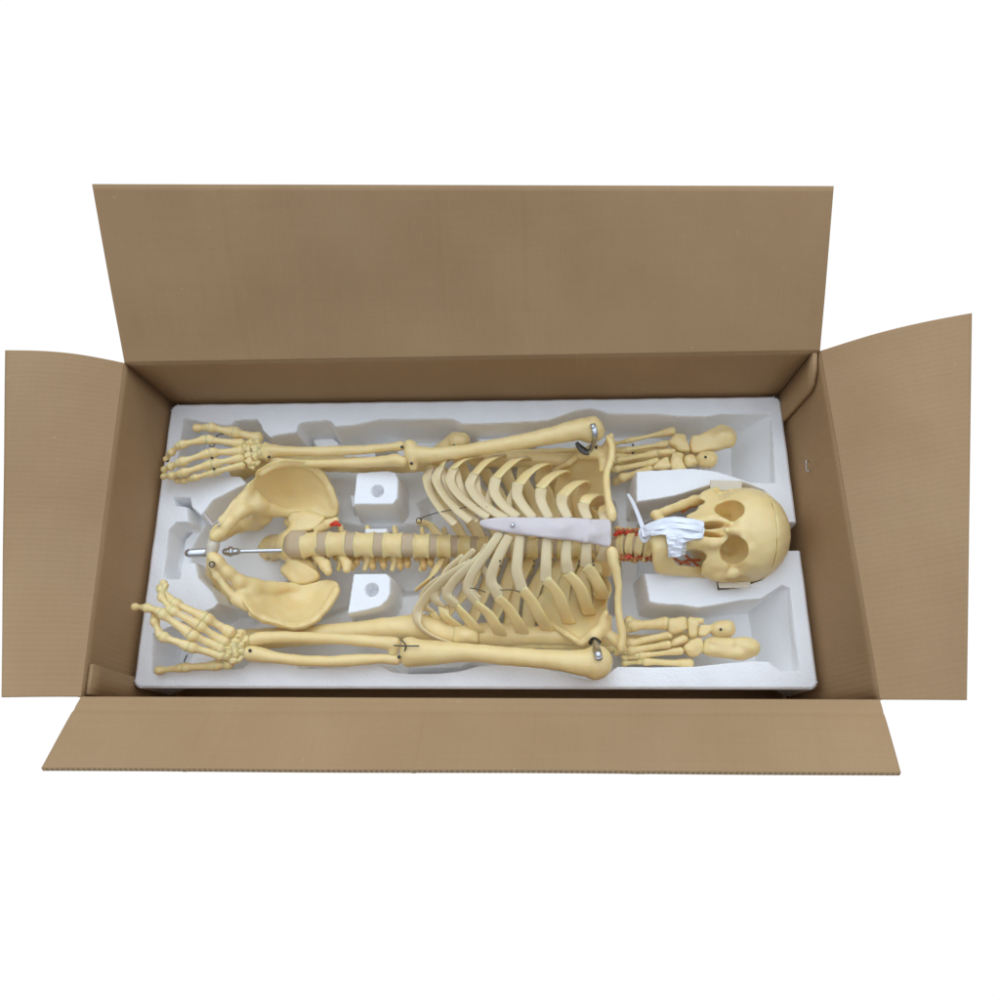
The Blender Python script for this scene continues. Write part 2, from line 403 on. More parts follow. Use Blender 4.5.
def flap(a, b, oa, ob, ang, bow=0., crease=(), lip=.012, edge_bow=(0., 0.), sag=0., score=.0, dip=.0):
    A, B = TOP[a], TOP[b]; u = (B - A) / np.linalg.norm(B - A)
    out = np.cross(u, [0, 0, 1.]); out *= np.sign(out @ ((A + B) / 2)); th = math.radians(ang)
    v = out * math.cos(th) + np.array([0, 0, 1]) * math.sin(th); n = np.cross(u, v)
    if n[2] < 0: n = -n
    def hit(px):
        d = RM @ np.array([(px[0] - CX) / F, -(px[1] - CY) / F, -1.0]); t = ((A - POS) @ n) / (d @ n); return POS + d * t
    OA, OB = hit(oa), hit(ob)
    ni = max(20, int(np.linalg.norm(B - A) / .0016)); nj = 36; g = []
    for i in range(ni):
        s = i / (ni - 1); row = []
        h = A + (B - A) * s; o = OA + (OB - OA) * s
        eb = edge_bow[0] * (1 - s) + edge_bow[1] * s
        for j in range(nj):
            t = (j / (nj - 1)) ** 1.25
            p = h + (o - h) * t + n * (math.sin(math.pi * t) * eb)
            # rounded fold: the board turns from the wall into the flap over the first centimetre
            dd = np.linalg.norm(p - h)
            p = p + n * (-dip * (dd / .006) * math.exp(1 - dd / .006))
            if sag: p = p + n * sag * math.sin(math.pi * s) * t
            for (cu, cw, cdp) in crease:
                p = p + n * (-cdp * math.exp(-((s - cu) / cw) ** 2)) * min(1, t * 4) * .85
            # score line parallel to the fold
            p = p + n * (-score * math.exp(-((dd - lip) / .003) ** 2))
            # slight warping of the board
            p = p + n * .0011 * math.sin(s * 9 + 1.3) * math.sin(t * 3.0 + s * 4) * min(1, t * 3)
            row.append(p)
        g.append(row)
    return g, n
gb, _ = flap('bl', 'br', (92, 184), (834, 186), 37, crease=((.176, .0022, .0016), (.185, .0016, -.0007), (.47, .0024, .0012), (.586, .0022, .0016), (.594, .002, -.0006), (.33, .012, .0010), (.80, .010, .0009)), lip=.009)
board('flap', gb, TH, M_CARD, box)
gf, _ = flap('fr', 'fl', (901, 773), (41, 768), 32, crease=((.56, .002, .0013), (.83, .0022, .0010), (.30, .009, .0008)), lip=.020, score=.0014, dip=.0004)
board('flap', gf, TH, M_CARD, box)
gl, _ = flap('fl', 'bl', (1.5, 697), (5, 350), 20, edge_bow=(.0, .012), lip=.006)
board('flap', gl, TH, M_CARD, box)
gr, _ = flap('br', 'fr', (972, 313), (967, 700), 27, edge_bow=(.010, .0), lip=.006)
board('flap', gr, TH, M_CARD, box)
# glue tab of the corner joint, folded against the right wall
def on_right(t, z):
    A, B = low('br', z), low('fr', z); p = A + (B - A) * t; p = p + np.array([-.010, 0, 0]); p[2] = z; return p
tab = [[on_right(t, z) for z in (-.16, 0, .06, .10, .122)] for t in (.004, .05, .095)]
tab[0][4] = on_right(.004, .131); tab[0][3] = on_right(.004, .11)
tab[2][4] = on_right(.085, .108); tab[2][3] = on_right(.095, .094)
board('glue_tab', tab, .007, M_CARD, box)
# fold of loose board at the front left corner
def on_left(t, z):
    A, B = low('fl', z), low('bl', z); p = A + (B - A) * t; p = p + np.array([.008, 0, 0]); p[2] = z; return p
board('glue_tab', [[on_left(t, z) for z in (-.16, 0, .06, .10, .126)] for t in (.008, .045, .088)], .0055, M_CARD, box)
# staple in the right wall
def wire_obj(name, pts, r, m, parent, n=24, k=6): return child(name, sweep(pts, r, r, n=n, k=k), m, parent)
s0 = P(810, 456, .07); s0 = on_right(.29, .062) + np.array([-.001, 0, 0])
wire_obj('staple', [s0 + np.array([.004, 0, .0]), s0 + np.array([-.001, 0, .001]), s0 + np.array([-.001, -.013, -.003]), s0 + np.array([.004, -.014, -.003])], .0009, M_STEEL, box)

# ------------------------------------------------------------------ foam tray (moulded: a height field with steep pocket walls)
TC = [np.array(P(*p)) for p in ((132.5, 688), (819, 689.5), (780.5, 396), (171, 404))]
nx, ny = 850, 400
uu, vv = np.meshgrid(np.linspace(0, 1, nx), np.linspace(0, 1, ny), indexing='ij')
XY = [(TC[0][c] * (1 - uu) * (1 - vv) + TC[1][c] * uu * (1 - vv) + TC[2][c] * uu * vv + TC[3][c] * (1 - uu) * vv) for c in (0, 1)]
X, Y = XY
def W(pts): return np.array([P(x, y)[:2] for x, y in pts])
def psdf(pts, sm=0):
    p = W(pts)
    if sm: p = smooth_poly(p, sm)
    return poly_sdf(X, Y, p)
MAIN = [(183, 417.5), (222, 425), (231, 425), (235, 420), (257, 418.5), (261, 424), (263, 430), (270, 437), (276, 434.5), (296, 431.5), (298, 424), (303, 421.5),
        (326, 419.5), (331, 421), (335, 426), (351, 425), (366, 422), (380, 418.5), (446, 418), (454, 419), (462, 423), (475, 423), (520, 421.5), (548, 420), (562, 415), (574, 410.5), (590, 407.5), (601, 410), (607, 413),
        (656, 413), (678, 415), (706, 416), (721, 413.5), (768, 412.5), (772, 415), (776, 483), (752, 483), (740, 479), (716, 471.5), (692, 468.5), (637, 471.5), (637, 501.5), (660, 498), (674, 495.5), (704, 486.5), (712, 484), (745, 482), (764, 490), (782, 508), (788, 522.5), (810, 521.5), (815, 549.5), (800, 549.6),
        (786, 551), (778, 566), (762, 580), (740, 588), (718, 590), (716, 573.6), (645, 573.6), (650, 601.5), (659, 603.6), (680, 604.5), (698, 607.5), (722, 603.6), (740, 600), (761, 598.5), (768, 594), (782, 585), (790, 588), (800, 672), (782, 672), (768, 662), (752, 661.5), (722, 664), (696, 667),
        (653, 667.6), (618, 667), (613, 671), (602, 679), (590, 680.5), (577, 678.5), (564, 675), (540, 668), (518, 666.5), (500, 665), (478, 666.6), (459, 671.5), (440, 673.6), (408, 674), (392, 672), (380, 665), (350, 665), (344, 669), (300, 669), (294, 664), (262, 662.5), (250, 662), (243, 668.5), (225, 669.5), (190, 671), (156, 673.5), (151, 674),
        (152, 634), (160, 631), (190, 618), (213, 608), (218, 603), (212, 592), (198, 578), (195, 563), (181.5, 563.5), (180, 579), (163, 579), (168, 531), (176, 522), (188, 522), (186, 507), (175, 506), (173, 497), (190, 497), (192, 507), (201, 515), (213, 499.6), (246, 483.5), (240, 476.6), (218, 476.5), (178, 480), (176, 470)]
ISL = [[(357, 473), (388, 470.8), (395, 472.5), (397.5, 478), (397, 498), (393, 503.5), (354, 504)],
       [(354, 574.3), (386, 573.8), (390, 578), (389.6, 594), (387, 599.5), (380, 606), (366, 610), (348, 613)]]
dm = psdf(MAIN)
for i in ISL: dm = np.maximum(dm, -psdf(i))
ss = lambda t: np.clip(t, 0, 1) ** 2 * (3 - 2 * np.clip(t, 0, 1))
def pocket(d, depth, w=.007): return -depth * ss(-d / w) ** .8
H = pocket(dm, .088, .0085)
def ledge(pts, z, w=.008, sm=0):
    """raise a pocket's floor to height z inside the outline"""
    global H
    t = ss(-psdf(pts, sm) / w); H = np.maximum(H, np.where(t > 0, -.1 + (z + .1) * t, -1))
def hole(pts, z, w=.007, sm=0):
    global H
    H = np.minimum(H, z * ss(-psdf(pts, sm) / w))
# deeper well below the rib cage and the spine
H = np.where(dm < -.006, np.minimum(H, -.088 - .030 * ss(-psdf([(276, 478), (330, 505), (410, 505), (420, 478), (600, 478), (625, 500), (628, 590), (600, 612), (430, 615), (415, 585), (340, 600), (276, 610)], 3) / .02)), H)
H = np.where(dm < 0, np.minimum(H, pocket(np.maximum(dm, psdf([(640, 505), (700, 488), (745, 480), (800, 500), (830, 521), (830, 550), (780, 580), (718, 590), (640, 572)])), .12, .012)), H)
def ramp(a, b, pts, z0, z1):
    """floor that climbs from the line through a towards b, inside the outline"""
    global H
    A, B = P(*a)[:2], P(*b)[:2]; e = (B - A) / np.linalg.norm(B - A); t = np.clip(((X - A[0]) * e[0] + (Y - A[1]) * e[1]) / np.linalg.norm(B - A), 0, 1)
    H = np.where(psdf(pts) < 0, np.maximum(H, z0 + (z1 - z0) * t), H)
ramp((745, 450), (775, 449), [(745, 400), (790, 400), (790, 490), (745, 490)], -.088, -.008)
ramp((768, 630), (796, 628), [(760, 575), (815, 575), (815, 690), (768, 690)], -.088, -.008)
ledge([(172, 496), (192, 496), (204, 516), (188, 540), (183, 580), (160, 580), (167, 530), (175, 522)], -.045, .012)
ledge([(356, 518), (388, 518), (388, 532), (356, 532)], -.035)
ledge([(338, 481), (354, 481), (354, 500), (342, 502)], -.05)
ledge([(364, 441), (372, 436), (392, 432.5), (393, 438), (383, 443), (368, 443)], -.028, .006)
ledge([(268, 651), (304, 652), (304, 657), (286, 657)], -.028, .006)
ledge([(300, 421), (327, 419), (336, 426), (338, 445), (322, 445), (306, 444), (298, 430)], -.055, .012)
ledge([(452, 418), (468, 422), (540, 421), (540, 434), (480, 445), (470, 430)], -.045, .012)
ledge([(205, 570), (240, 600), (250, 615), (215, 608)], -.05, .012)
ledge([(395, 672), (458, 672), (480, 660), (460, 640), (400, 640)], -.055, .014)
ledge([(190, 640), (215, 650), (215, 668), (170, 671), (178, 662)], -.020, .007)
for (hx, hy, hr) in ((377.4, 491, 6.6), (371.8, 590, 6.9)):
    c = P(hx, hy)[:2]; d = np.hypot(X - c[0], Y - c[1]) - hr * S(0); H = np.minimum(H, -.03 * ss(-d / .004))
# pockets cut the notch through the right edge; rounded outer rim
cut = psdf([(783, 522.8), (840, 520.5), (840, 549), (786, 551)])
H = np.where(cut < 0, np.minimum(H, -.128 * ss(-cut / .008)), H)
# rounded rectangle outline in uv -> metres
Wd, Dp = 1.0, .465
ax_ = np.minimum(uu, 1 - uu) * Wd; ay_ = np.minimum(vv, 1 - vv) * Dp; rc = .011
d_out = np.where((ax_ < rc) & (ay_ < rc), rc - np.hypot(rc - ax_, rc - ay_), np.minimum(ax_, ay_))
H = H - .0035 * (1 - ss(d_out / .0045)) ** 1.5
H = np.where(d_out < 0, -.13 * ss(-d_out / .002), H)
# moulding unevenness
H = H + .0006 * np.sin(X * 41 + 1) * np.sin(Y * 57) + .0004 * np.sin(X * 130 + Y * 90)
V = np.stack([X, Y, H], -1).reshape(-1, 3); ii = np.arange(nx * ny).reshape(nx, ny)
Q = np.stack([ii[:-1, :-1], ii[1:, :-1], ii[1:, 1:], ii[:-1, 1:]], -1).reshape(-1, 4)
bd = np.concatenate([ii[:, 0], ii[-1, 1:], ii[-2::-1, -1], ii[0, -2:0:-1]]); nb = len(bd)
SK = V[bd].copy(); SK[:, 2] = -.155; SK[:, :2] = SK[:, :2] * [.975, .945] + np.array([TC[0][0] + TC[1][0], TC[0][1] + TC[3][1]]) / 2 * [.025, .055]; base = len(V); V = np.vstack([V, SK])
j = np.arange(nb); j2 = (j + 1) % nb
Q = np.vstack([Q, np.stack([bd[j2], bd[j], base + j, base + j2], -1)])
me = bpy.data.meshes.new('foam_tray')
me.vertices.add(len(V)); me.vertices.foreach_set('co', V.astype(np.float32).ravel())
me.loops.add(Q.size); me.loops.foreach_set('vertex_index', Q.astype(np.int32).ravel())
me.polygons.add(len(Q)); me.polygons.foreach_set('loop_start', np.arange(0, Q.size, 4, dtype=np.int32)); me.update(calc_edges=True)
tray = link('foam_tray', me, M_FOAM)
tag(tray, 'white moulded foam tray with pockets cut for the bones, lying in the cardboard box', 'foam tray')
print('tray', time.time() - T0)

# ------------------------------------------------------------------ the skeleton
sk = thing('skeleton_model', 'cream plastic human skeleton lying face up in the white foam tray', 'skeleton', P(560, 545, -.08))
def long_bone(name, pts, parent, k=.006, n=0, extra=(), vox=.0013, m=None, fl=None):
    b = Bone(vox); b.chain(pts, k, n=n, fl=fl)
    for e in extra: b.chain(e, .004)
    return b.obj(name, m or M_BONE, parent)

# --- skull
def skull():
    b = Bone(.0012); s = S(.03)
    b.ell(P(737, 537, -.010), (.0735, .0735, .086))
    b.ell(P(754, 533, .022), (.046, .060, .050), .02)
    b.ell(P(748, 533, .040), (.034, .058, .030), .02)
    # temples narrow behind the brow
    b.chain([(742, 496, .040, 3.6), (747, 505, .056, 4.2), (746, 515, .064, 4.5), (742, 524, .068, 4.5), (742, 532, .070, 5), (743, 541, .068, 4.5), (748, 550, .064, 4.5), (749, 561, .055, 4.2), (744, 570, .038, 3.6)], .009)
    b.chain([(744, 531.5, .069, 5), (735, 531, .074, 4), (727, 530.3, .083, 3)], .006)
    # maxilla
    b.ell(P(704, 532, .035), (.033, .030, .036), .01)
    b.chain([(727, 521, .068, 3.6), (713, 519.5, .068, 4.6), (702, 523, .070, 5), (692, 526, .070, 6), (687, 533, .072, 6), (692, 541, .070, 6), (702, 542, .070, 5), (714, 543, .068, 4.6), (728, 540, .068, 3.6)], .006)
    # cheekbones
    for q in ([(738, 495.5, .036, 3.4), (728, 494.5, .034, 4.2), (716, 495, .034, 4.6)],
              [(742, 571, .036, 3.4), (732, 573, .034, 4.2), (720, 575, .034, 4.6)]):
        b.chain(q, .007)
    b.chain([(712, 493, .034, 4.5), (722, 487.5, .010, 3.2), (735, 485.5, -.012, 3)], .005)
    b.chain([(716, 575, .034, 4.5), (726, 581.5, .010, 3.2), (738, 584, -.012, 3)], .005)
    b.plate([(727, 534, .068), (714, 538, .070), (702.5, 538.5, .072), (686, 540, .070), (683.5, 551, .062), (692.5, 554, .058), (699, 557, .053), (701.5, 565, .045), (702.5, 575, .034), (717, 580.5, .027), (724, 575, .036), (728, 566, .046), (722, 551, .056), (727, 541, .062)], [(704, 550, .060), (712, 566, .048)], .0048, .006, smooth=3)
    b.plate([(728, 523.5, .068), (714, 521, .070), (702, 524, .072), (692.5, 521.5, .070), (686, 516, .062), (697, 510.5, .056), (697.5, 502.5, .046), (700.5, 493, .036), (712, 490, .027), (718, 496, .036), (717.5, 503, .046), (720.5, 513, .056)], [(706, 511, .060), (708, 500, .046)], .0048, .006, smooth=3)
    b.ell(P(694, 546, .054), (.016, .013, .018), .008)
    # orbits
    b.ell(P(729, 511.8, .060), (.0205, .0178, .030), .003, True, (0, .0, -.18))
    b.ell(P(727.5, 516.5, .040), (.013, .012, .030), .013, True)
    b.ell(P(733.5, 551.2, .060), (.0195, .0185, .030), .003, True, (0, 0, .15))
    b.ell(P(731, 546.5, .040), (.013, .012, .030), .013, True)
    b.chain([(725.5, 520.5, .050, 1.6), (728, 517.5, .034, 1.8), (729, 516, .020, 1.6)], .001, True)
    b.chain([(724.5, 546.5, .050, 1.5), (727, 549, .036, 1.8), (730, 551, .026, 1.5)], .001, True)
    # raised rims
    # nose
    b.ell(P(711.5, 525.6, .070), (.0170, .0046, .030), .002, True, (0, 0, .07))
    b.ell(P(711.5, 534.8, .070), (.0170, .0046, .030), .002, True, (0, 0, -.10))
    # hollows beneath the cheekbones
    b.ell(P(689, 506.5, .030), (.022, .009, .04), .004, True)
    b.ell(P(690, 560.5, .030), (.022, .012, .045), .004, True)
    # temporal hollows and skull cap cut
    b.ell(P(724, 486, .055), (.014, .010, .03), .006, True)
    b.ell(P(729, 583, .055), (.014, .010, .03), .006, True)
    cc, cr, x0 = P(737, 537, -.010), np.array((.0745, .0745, .087)), P(766, 535, .03)[0]
    def groove(X, Y, Z):
        e = np.sqrt(((X - cc[0]) / cr[0]) ** 2 + ((Y - cc[1]) / cr[1]) ** 2 + ((Z - cc[2]) / cr[2]) ** 2)
        return np.maximum(np.abs(X - x0 - .10 * (Z - .03)) - .0007, (.955 - e) * .07)
    b.add(groove, cc - .1, cc + .1, .0012, True)
    return b.obj('skull', M_BONE, sk)
sku = skull()
def mandible():
    b = Bone(.0011)
    b.plate([(651, 537, .060), (655, 533, .064), (668, 532.5, .068), (669.5, 545, .065), (671.5, 556, .053), (677, 564.5, .034), (690, 566.5, .022), (703, 567.5, .012), (706, 573.5, .004), (688, 576, .008), (670, 575.5, .018), (657, 573, .032), (652.5, 561, .048)], [(660, 548, .064), (664, 563, .045)], .0042, .005, smooth=3)
    b.chain([(661, 522, .050, 4.6), (655, 529, .054, 5), (655, 540, .054, 5), (658, 552, .048, 5.5), (662, 564, .034, 5)], .005)
    b.chain([(668, 521, .058, 4), (671, 530, .064, 5), (671, 540, .064, 5), (670, 551, .058, 4.5)], .005)
    b.chain([(690, 571, .010, 4.5), (704, 572, .002, 5), (718, 575, -.012, 4)], .006)
    b.chain([(660, 520, .046, 5), (655, 514.5, .042, 3.6), (668, 510, .034, 3.4), (682, 505, .020, 3.6), (695, 500.5, .010, 4.5), (712, 495, -.012, 4)], .005)
    b.cone(P(658, 515.5, .040), P(692, 501, .010), .0065, .0078, .005, fl=((0, -.8, .6), .5))
    return b.obj('mandible', M_BONE, sk)
mandible()
# skull cap seam
def ring_on_ellipsoid(c, r, x0, n=60, a0=0, a1=2 * math.pi, off=.0006):
    pts = []
    rr = math.sqrt(max(0, 1 - (x0 / r[0]) ** 2))
    for a in np.linspace(a0, a1, n): pts.append(c + np.array([x0, (r[1] * rr + off) * math.cos(a), (r[2] * rr + off) * math.sin(a)]))
    return pts
# teeth
def teeth(name, arc, size, n, parent):
    c = catmull(np.array([P(*p) for p in arc]), n); b = Bone(.0006, 0)
    for i in range(n):
        tg = c[min(i + 1, n - 1)] - c[max(i - 1, 0)]; an = math.atan2(tg[1], tg[0]) - math.pi / 2
        b.box(c[i], (size[0], size[1], size[2]), .0018, .0003, rot=(0, .1, an))
    return b.obj(name, M_TEETH, parent)
teeth('teeth', [(684, 520, .060), (683, 526, .072), (682.5, 533, .075), (682.5, 540, .073), (682, 547, .068), (681, 553, .060)], (.0062, .0031, .0038), 12, sku)
teeth('teeth', [(676, 520, .056), (674.5, 526, .067), (674, 533, .070), (674, 540, .069), (673.5, 547, .063), (673, 554, .054)], (.0058, .0031, .0036), 12, sku)
# soft parts in the open cheek
for q in ([(673, 556, .028), (678, 561, .02), (690, 564, .015)], [(680, 564, .012), (690, 560, .012), (698, 566, .008)], [(686, 556, .022), (692, 560, .014), (700, 560, .01)]):
    wire_obj('jaw_muscle', [P(*p) for p in q], .0022, M_TISSUE, sk)
wire_obj('jaw_muscle', [P(682, 512, .01), P(690, 507, .008), P(696, 506, .0)], .0022, M_TISSUE, sk)
# flat clear tabs that hook the skull cap on
b = Bone(.0011); b.box(P(726, 485.8, .026), (.0240, .0082, .0010), .0008, rot=(.25, 0, -.04)); b.obj('cap_tab', M_SYM, sku)
b = Bone(.0011); b.box(P(734.5, 585.0, .018), (.0240, .0050, .0010), .0008, rot=(-.25, 0, .02)); b.obj('cap_tab', M_SYM, sku)
wire_obj('cap_hook', [P(731, 490, .03), P(736, 489.5, .032), P(742, 491, .03)], .0009, M_STEEL, sku)

# --- spine
def vertebra_mesh(kind):
    b = Bone(.0011)
    if kind == 'lumbar':
        b.disc((0, 0, 0), .0200, .0152, .0020, .001, .0034, 1.13)
        b.cone((0, .012, -.020), (0, .018, -.030), .007, .006, .004).cone((0, -.012, -.020), (0, -.018, -.030), .007, .006, .004)
        for s in (1, -1):
            b.cone((.002, s * .018, -.024), (-.002, s * .036, -.022), .0055, .0042, .004)
            b.cone((-.010, s * .014, -.034), (.016, s * .015, -.034), .006, .006, .004)
        b.cone((0, 0, -.036), (-.004, 0, -.062), .007, .006, .004, fl=((0, 1, 0), .5))
        b.cone((0, .016, -.030), (0, -.016, -.030), .006, .006, .004)
    elif kind == 'thoracic':
        b.disc((0, 0, 0), .0164, .0116, .0018, .001, .0024, 1.0)
        for s in (1, -1):
            b.cone((.004, s * .010, -.014), (.004, s * .014, -.026), .0055, .005, .004)
            b.cone((.003, s * .014, -.024), (-.001, s * .031, -.034), .005, .0045, .004)
        b.cone((.002, .014, -.026), (.002, -.014, -.026), .006, .006, .004)
        b.cone((0, 0, -.028), (-.024, 0, -.050), .005, .0035, .004)
    else:
        b.disc((0, 0, 0), .0108, .0068, .0016, .001, .0008, 1.7)
        for s in (1, -1):
            b.cone((0, s * .010, -.006), (-.003, s * .022, -.004), .0042, .0036, .003)
            b.cone((0, s * .012, -.010), (0, s * .016, -.020), .0045, .005, .003)
        b.cone((0, .014, -.020), (0, -.014, -.020), .004, .004, .003)
        b.cone((0, 0, -.022), (-.004, 0, -.036), .004, .003, .003)
    return b.mesh('vertebra')
MESHES = {k: vertebra_mesh(k) for k in ('lumbar', 'thoracic', 'cervical')}
for k in MESHES: MESHES[k].materials.append(M_BONE); MESHES[k].polygons.foreach_set('use_smooth', [True] * len(MESHES[k].polygons))
# (px, py, z of the body's centre, kind, scale along the spine, scale across, yaw)
SP = [(311, 544.5, -.022, 'lumbar', .93, 1.0, .10), (337.5, 544, -.020, 'lumbar', 1.02, .98, .03), (365, 544.5, -.020, 'lumbar', 1.03, .96, 0), (393, 545, -.021, 'lumbar', 1.0, .96, 0), (421.5, 545.8, -.024, 'lumbar', .86, .94, 0),
      (444, 546, -.027, 'thoracic', .98, 1.22, 0), (463.5, 546.5, -.031, 'thoracic', .90, 1.16, 0), (482, 547, -.036, 'thoracic', .86, 1.12, 0), (499.5, 547.5, -.040, 'thoracic', .82, 1.08, 0), (516, 548, -.043, 'thoracic', .80, 1.05, 0), (532, 548.3, -.045, 'thoracic', .78, 1.02, 0),
      (547.5, 548.6, -.045, 'thoracic', .76, 1.0, 0), (562.5, 548.8, -.043, 'thoracic', .73, .97, 0), (577, 548.8, -.040, 'thoracic', .70, .94, 0), (590.5, 548.5, -.035, 'thoracic', .67, .92, 0), (602.5, 547.5, -.028, 'thoracic', .62, .90, 0), (612.5, 546, -.020, 'thoracic', .55, .88, 0),
      (621.5, 544.5, -.010, 'cervical', .85, 1.05, -.05), (630.5, 544, -.001, 'cervical', .85, 1.03, -.08), (639.5, 545, .004, 'cervical', .85, 1.0, -.14), (648, 546, .004, 'cervical', .85, 1.0, -.2), (657, 546, .0, 'cervical', .85, 1.0, -.2)]
spine_pts = [P(*s[:3]) for s in SP]
for i, s in enumerate(SP):
    p = spine_pts[i]; a = spine_pts[max(i - 1, 0)]; c = spine_pts[min(i + 1, len(SP) - 1)]; t = c - a
    o = bpy.data.objects.new('vertebra', MESHES[s[3]]); col.objects.link(o); o.parent = sk
    o.matrix_parent_inverse = Matrix.Translation(-sk.matrix_world.translation)
    o.location = p; o.rotation_euler = (0, -math.atan2(t[2], t[0]) * .8, s[6] + .6 * math.atan2(t[1], t[0])); o.scale = (s[4], s[5], s[5])
    # disc towards the next body
    if i < len(SP) - 1 and i < 21:
        q = spine_pts[i + 1]; n = SP[i + 1]
        hx = {'lumbar': .0152, 'thoracic': .0116, 'cervical': .0068}
        h1, h2 = hx[s[3]] * s[4], hx[n[3]] * n[4]; L = np.linalg.norm(q - p); u = (q - p) / L
        a0 = p + u * (h1 - .0012); b0 = q - u * (h2 - .0012)
        r = {'lumbar': (.0172, 1.12), 'thoracic': (.0138, 1.0), 'cervical': (.0080, 1.6)}[s[3]]
        child('spine_disc', sweep([a0, b0], [r[0] * r[1] * s[5]] * 2, [r[0] * s[5]] * 2, n=5, k=28), M_DISC, sk)
child('spine_disc', sweep([P(293, 544.5, -.028), P(304, 544.5, -.024)], [.0225, .0225], [.019, .019], n=5, k=28), M_DISC, sk)
# lumbar side processes seen below the bodies
b = Bone(.0012).chain([(318, 556, -.03, 5), (325, 565, -.02, 5.5), (328, 571, -.018, 4.5)]); b.obj('transverse_process', M_BONE, sk)
b = Bone(.0012).chain([(318, 531, -.03, 4.5), (328, 524, -.02, 4.5), (336, 520, -.018, 3)]); b.obj('transverse_process', M_BONE, sk)
b = Bone(.0012).chain([(342, 556, -.03, 4.5), (347, 564, -.018, 5), (347, 569, -.016, 4)]); b.obj('transverse_process', M_BONE, sk)
b = Bone(.001).chain([(331.5, 524.8, -.008, 1.8), (335.5, 523.2, -.006, 2.1), (339.5, 525, -.008, 1.7)]); b.obj('nerve_root', M_RED, sk)
for (x, y) in ((352, 566), (356, 562), (372, 566), (383, 565), (400, 566), (407, 564), (423, 566), (430, 563)):
    Bone(.0012).chain([(x, 556, -.045, 3.6), (x + .5, y, -.040, 3.0), (x + 1, y + 3, -.042, 2)]).obj('articular_process', M_TRANS, sk)
for (x, y, l) in ((621, 532, 3), (628, 532.5, 3.5), (638, 534.5, 3), (628, 557, 4), (638, 555.5, 4), (648.5, 556.5, 4), (616, 534, 2)):
    b = Bone(.0008).chain([(x - l * .4, y + .6, .0, 1.9), (x + l * .5, y - .6, .001, 1.6)]); b.obj('nerve_root', M_RED, sk)
for (x, y) in ((622, 558), (632, 559.5), (643, 558.5), (620, 529.5), (631, 530.5), (640, 531)):
    b = Bone(.001).chain([(x - 3, y - 1, -.012, 2.6), (x + 3, y + 1, -.010, 2.8)]); b.obj('transverse_process', M_TRANS, sk)

for x in (617, 622, 626, 631.5, 635.5, 640.5, 645, 650):
    for y0, dy in ((557.5, 3), (531.5, -2.5)):
        Bone(.0008).chain([(x - 1.2, y0 - dy * .6, -.002, 1.1), (x, y0 + dy * .3, .002, 1.3), (x + 1.5, y0 + dy, -.004, 1.1)], .001).obj('nerve_root', M_TISSUE, sk)
# --- ribs and their cartilages
AX0, AX1 = P(440, 540, -.01), P(610, 535, .0)
def axis_out(p):
    t = np.clip((p[0] - AX0[0]) / (AX1[0] - AX0[0]), 0, 1); c = AX0 + (AX1 - AX0) * t
    v = p - c; v[0] *= .2; return v
def rib(sx, pts, w=.0062, th=.0024, name='rib', m=None, n=46):
    pts = [(p[0], p[1], p[2] + (.030 if k == 1 and p[2] < -.05 else .026 if k == 2 and p[2] < -.05 else 0)) for k, p in enumerate(pts)]
    q = [P(p[0] + rng.normal() * 1.4, p[1] + rng.normal() * 1.3, p[2] + rng.normal() * .0012) for p in pts]; W_ = [w * f for f in np.interp(np.linspace(0, 1, len(q)), [0, .15, .5, 1], [.95, 1.35, 1.15, .98])]
    return child(name, sweep(q, W_, th, up=axis_out, n=n, k=10), m or M_BONE, sk)
# control polylines in the photo: head, angle, side, front, bony end
LOW = [  # the side nearest the camera (bottom of the photo)
 [(611, 553, -.035), (606, 562, -.040), (606, 572, -.025), (608, 574, .0), (606, 566, .030), (601, 560, .042)],
 [(602, 556, -.045), (597, 572, -.060), (601, 592, -.045), (605, 597, -.012), (601, 586, .025), (594, 574, .042), (586, 566, .050)],
 [(590, 557, -.052), (583, 578, -.075), (587, 606, -.060), (590, 612, -.020), (585, 601, .022), (577, 586, .044), (568, 572, .054)],
 [(576, 557, -.056), (567, 584, -.084), (566, 614, -.070), (568, 624, -.025), (563, 611, .020), (556, 595, .042), (546, 581, .054)],
 [(562, 557, -.058), (551, 590, -.088), (547, 620, -.075), (548, 631, -.028), (542, 619, .018), (533, 602, .040), (523, 590, .050)],
 [(547, 557, -.060), (535, 592, -.090), (528, 624, -.078), (527, 635, -.030), (519, 624, .016), (510, 608, .036), (500, 597, .044)],
 [(532, 557, -.060), (518, 594, -.090), (508, 626, -.078), (505, 637, -.032), (497, 628, .012), (487, 613, .030), (477, 603, .036)],
 [(516, 557, -.058), (501, 594, -.088), (489, 626, -.078), (484, 637, -.034), (474, 628, .006), (465, 616, .022), (456, 606, .026)],
 [(500, 556, -.055), (484, 592, -.084), (470, 622, -.076), (463, 633, -.036), (454, 626, .0), (447, 616, .012), (443, 607, .014)],
 [(482, 556, -.051), (466, 586, -.078), (452, 612, -.072), (443, 624, -.040), (436, 619, -.010), (433, 612, .0)],
 [(463, 556, -.046), (450, 576, -.066), (434, 596, -.066), (423, 607, -.048), (418, 610, -.03)],
 [(446, 556, -.040), (436, 570, -.055), (425, 582, -.052), (417, 591, -.045)]]
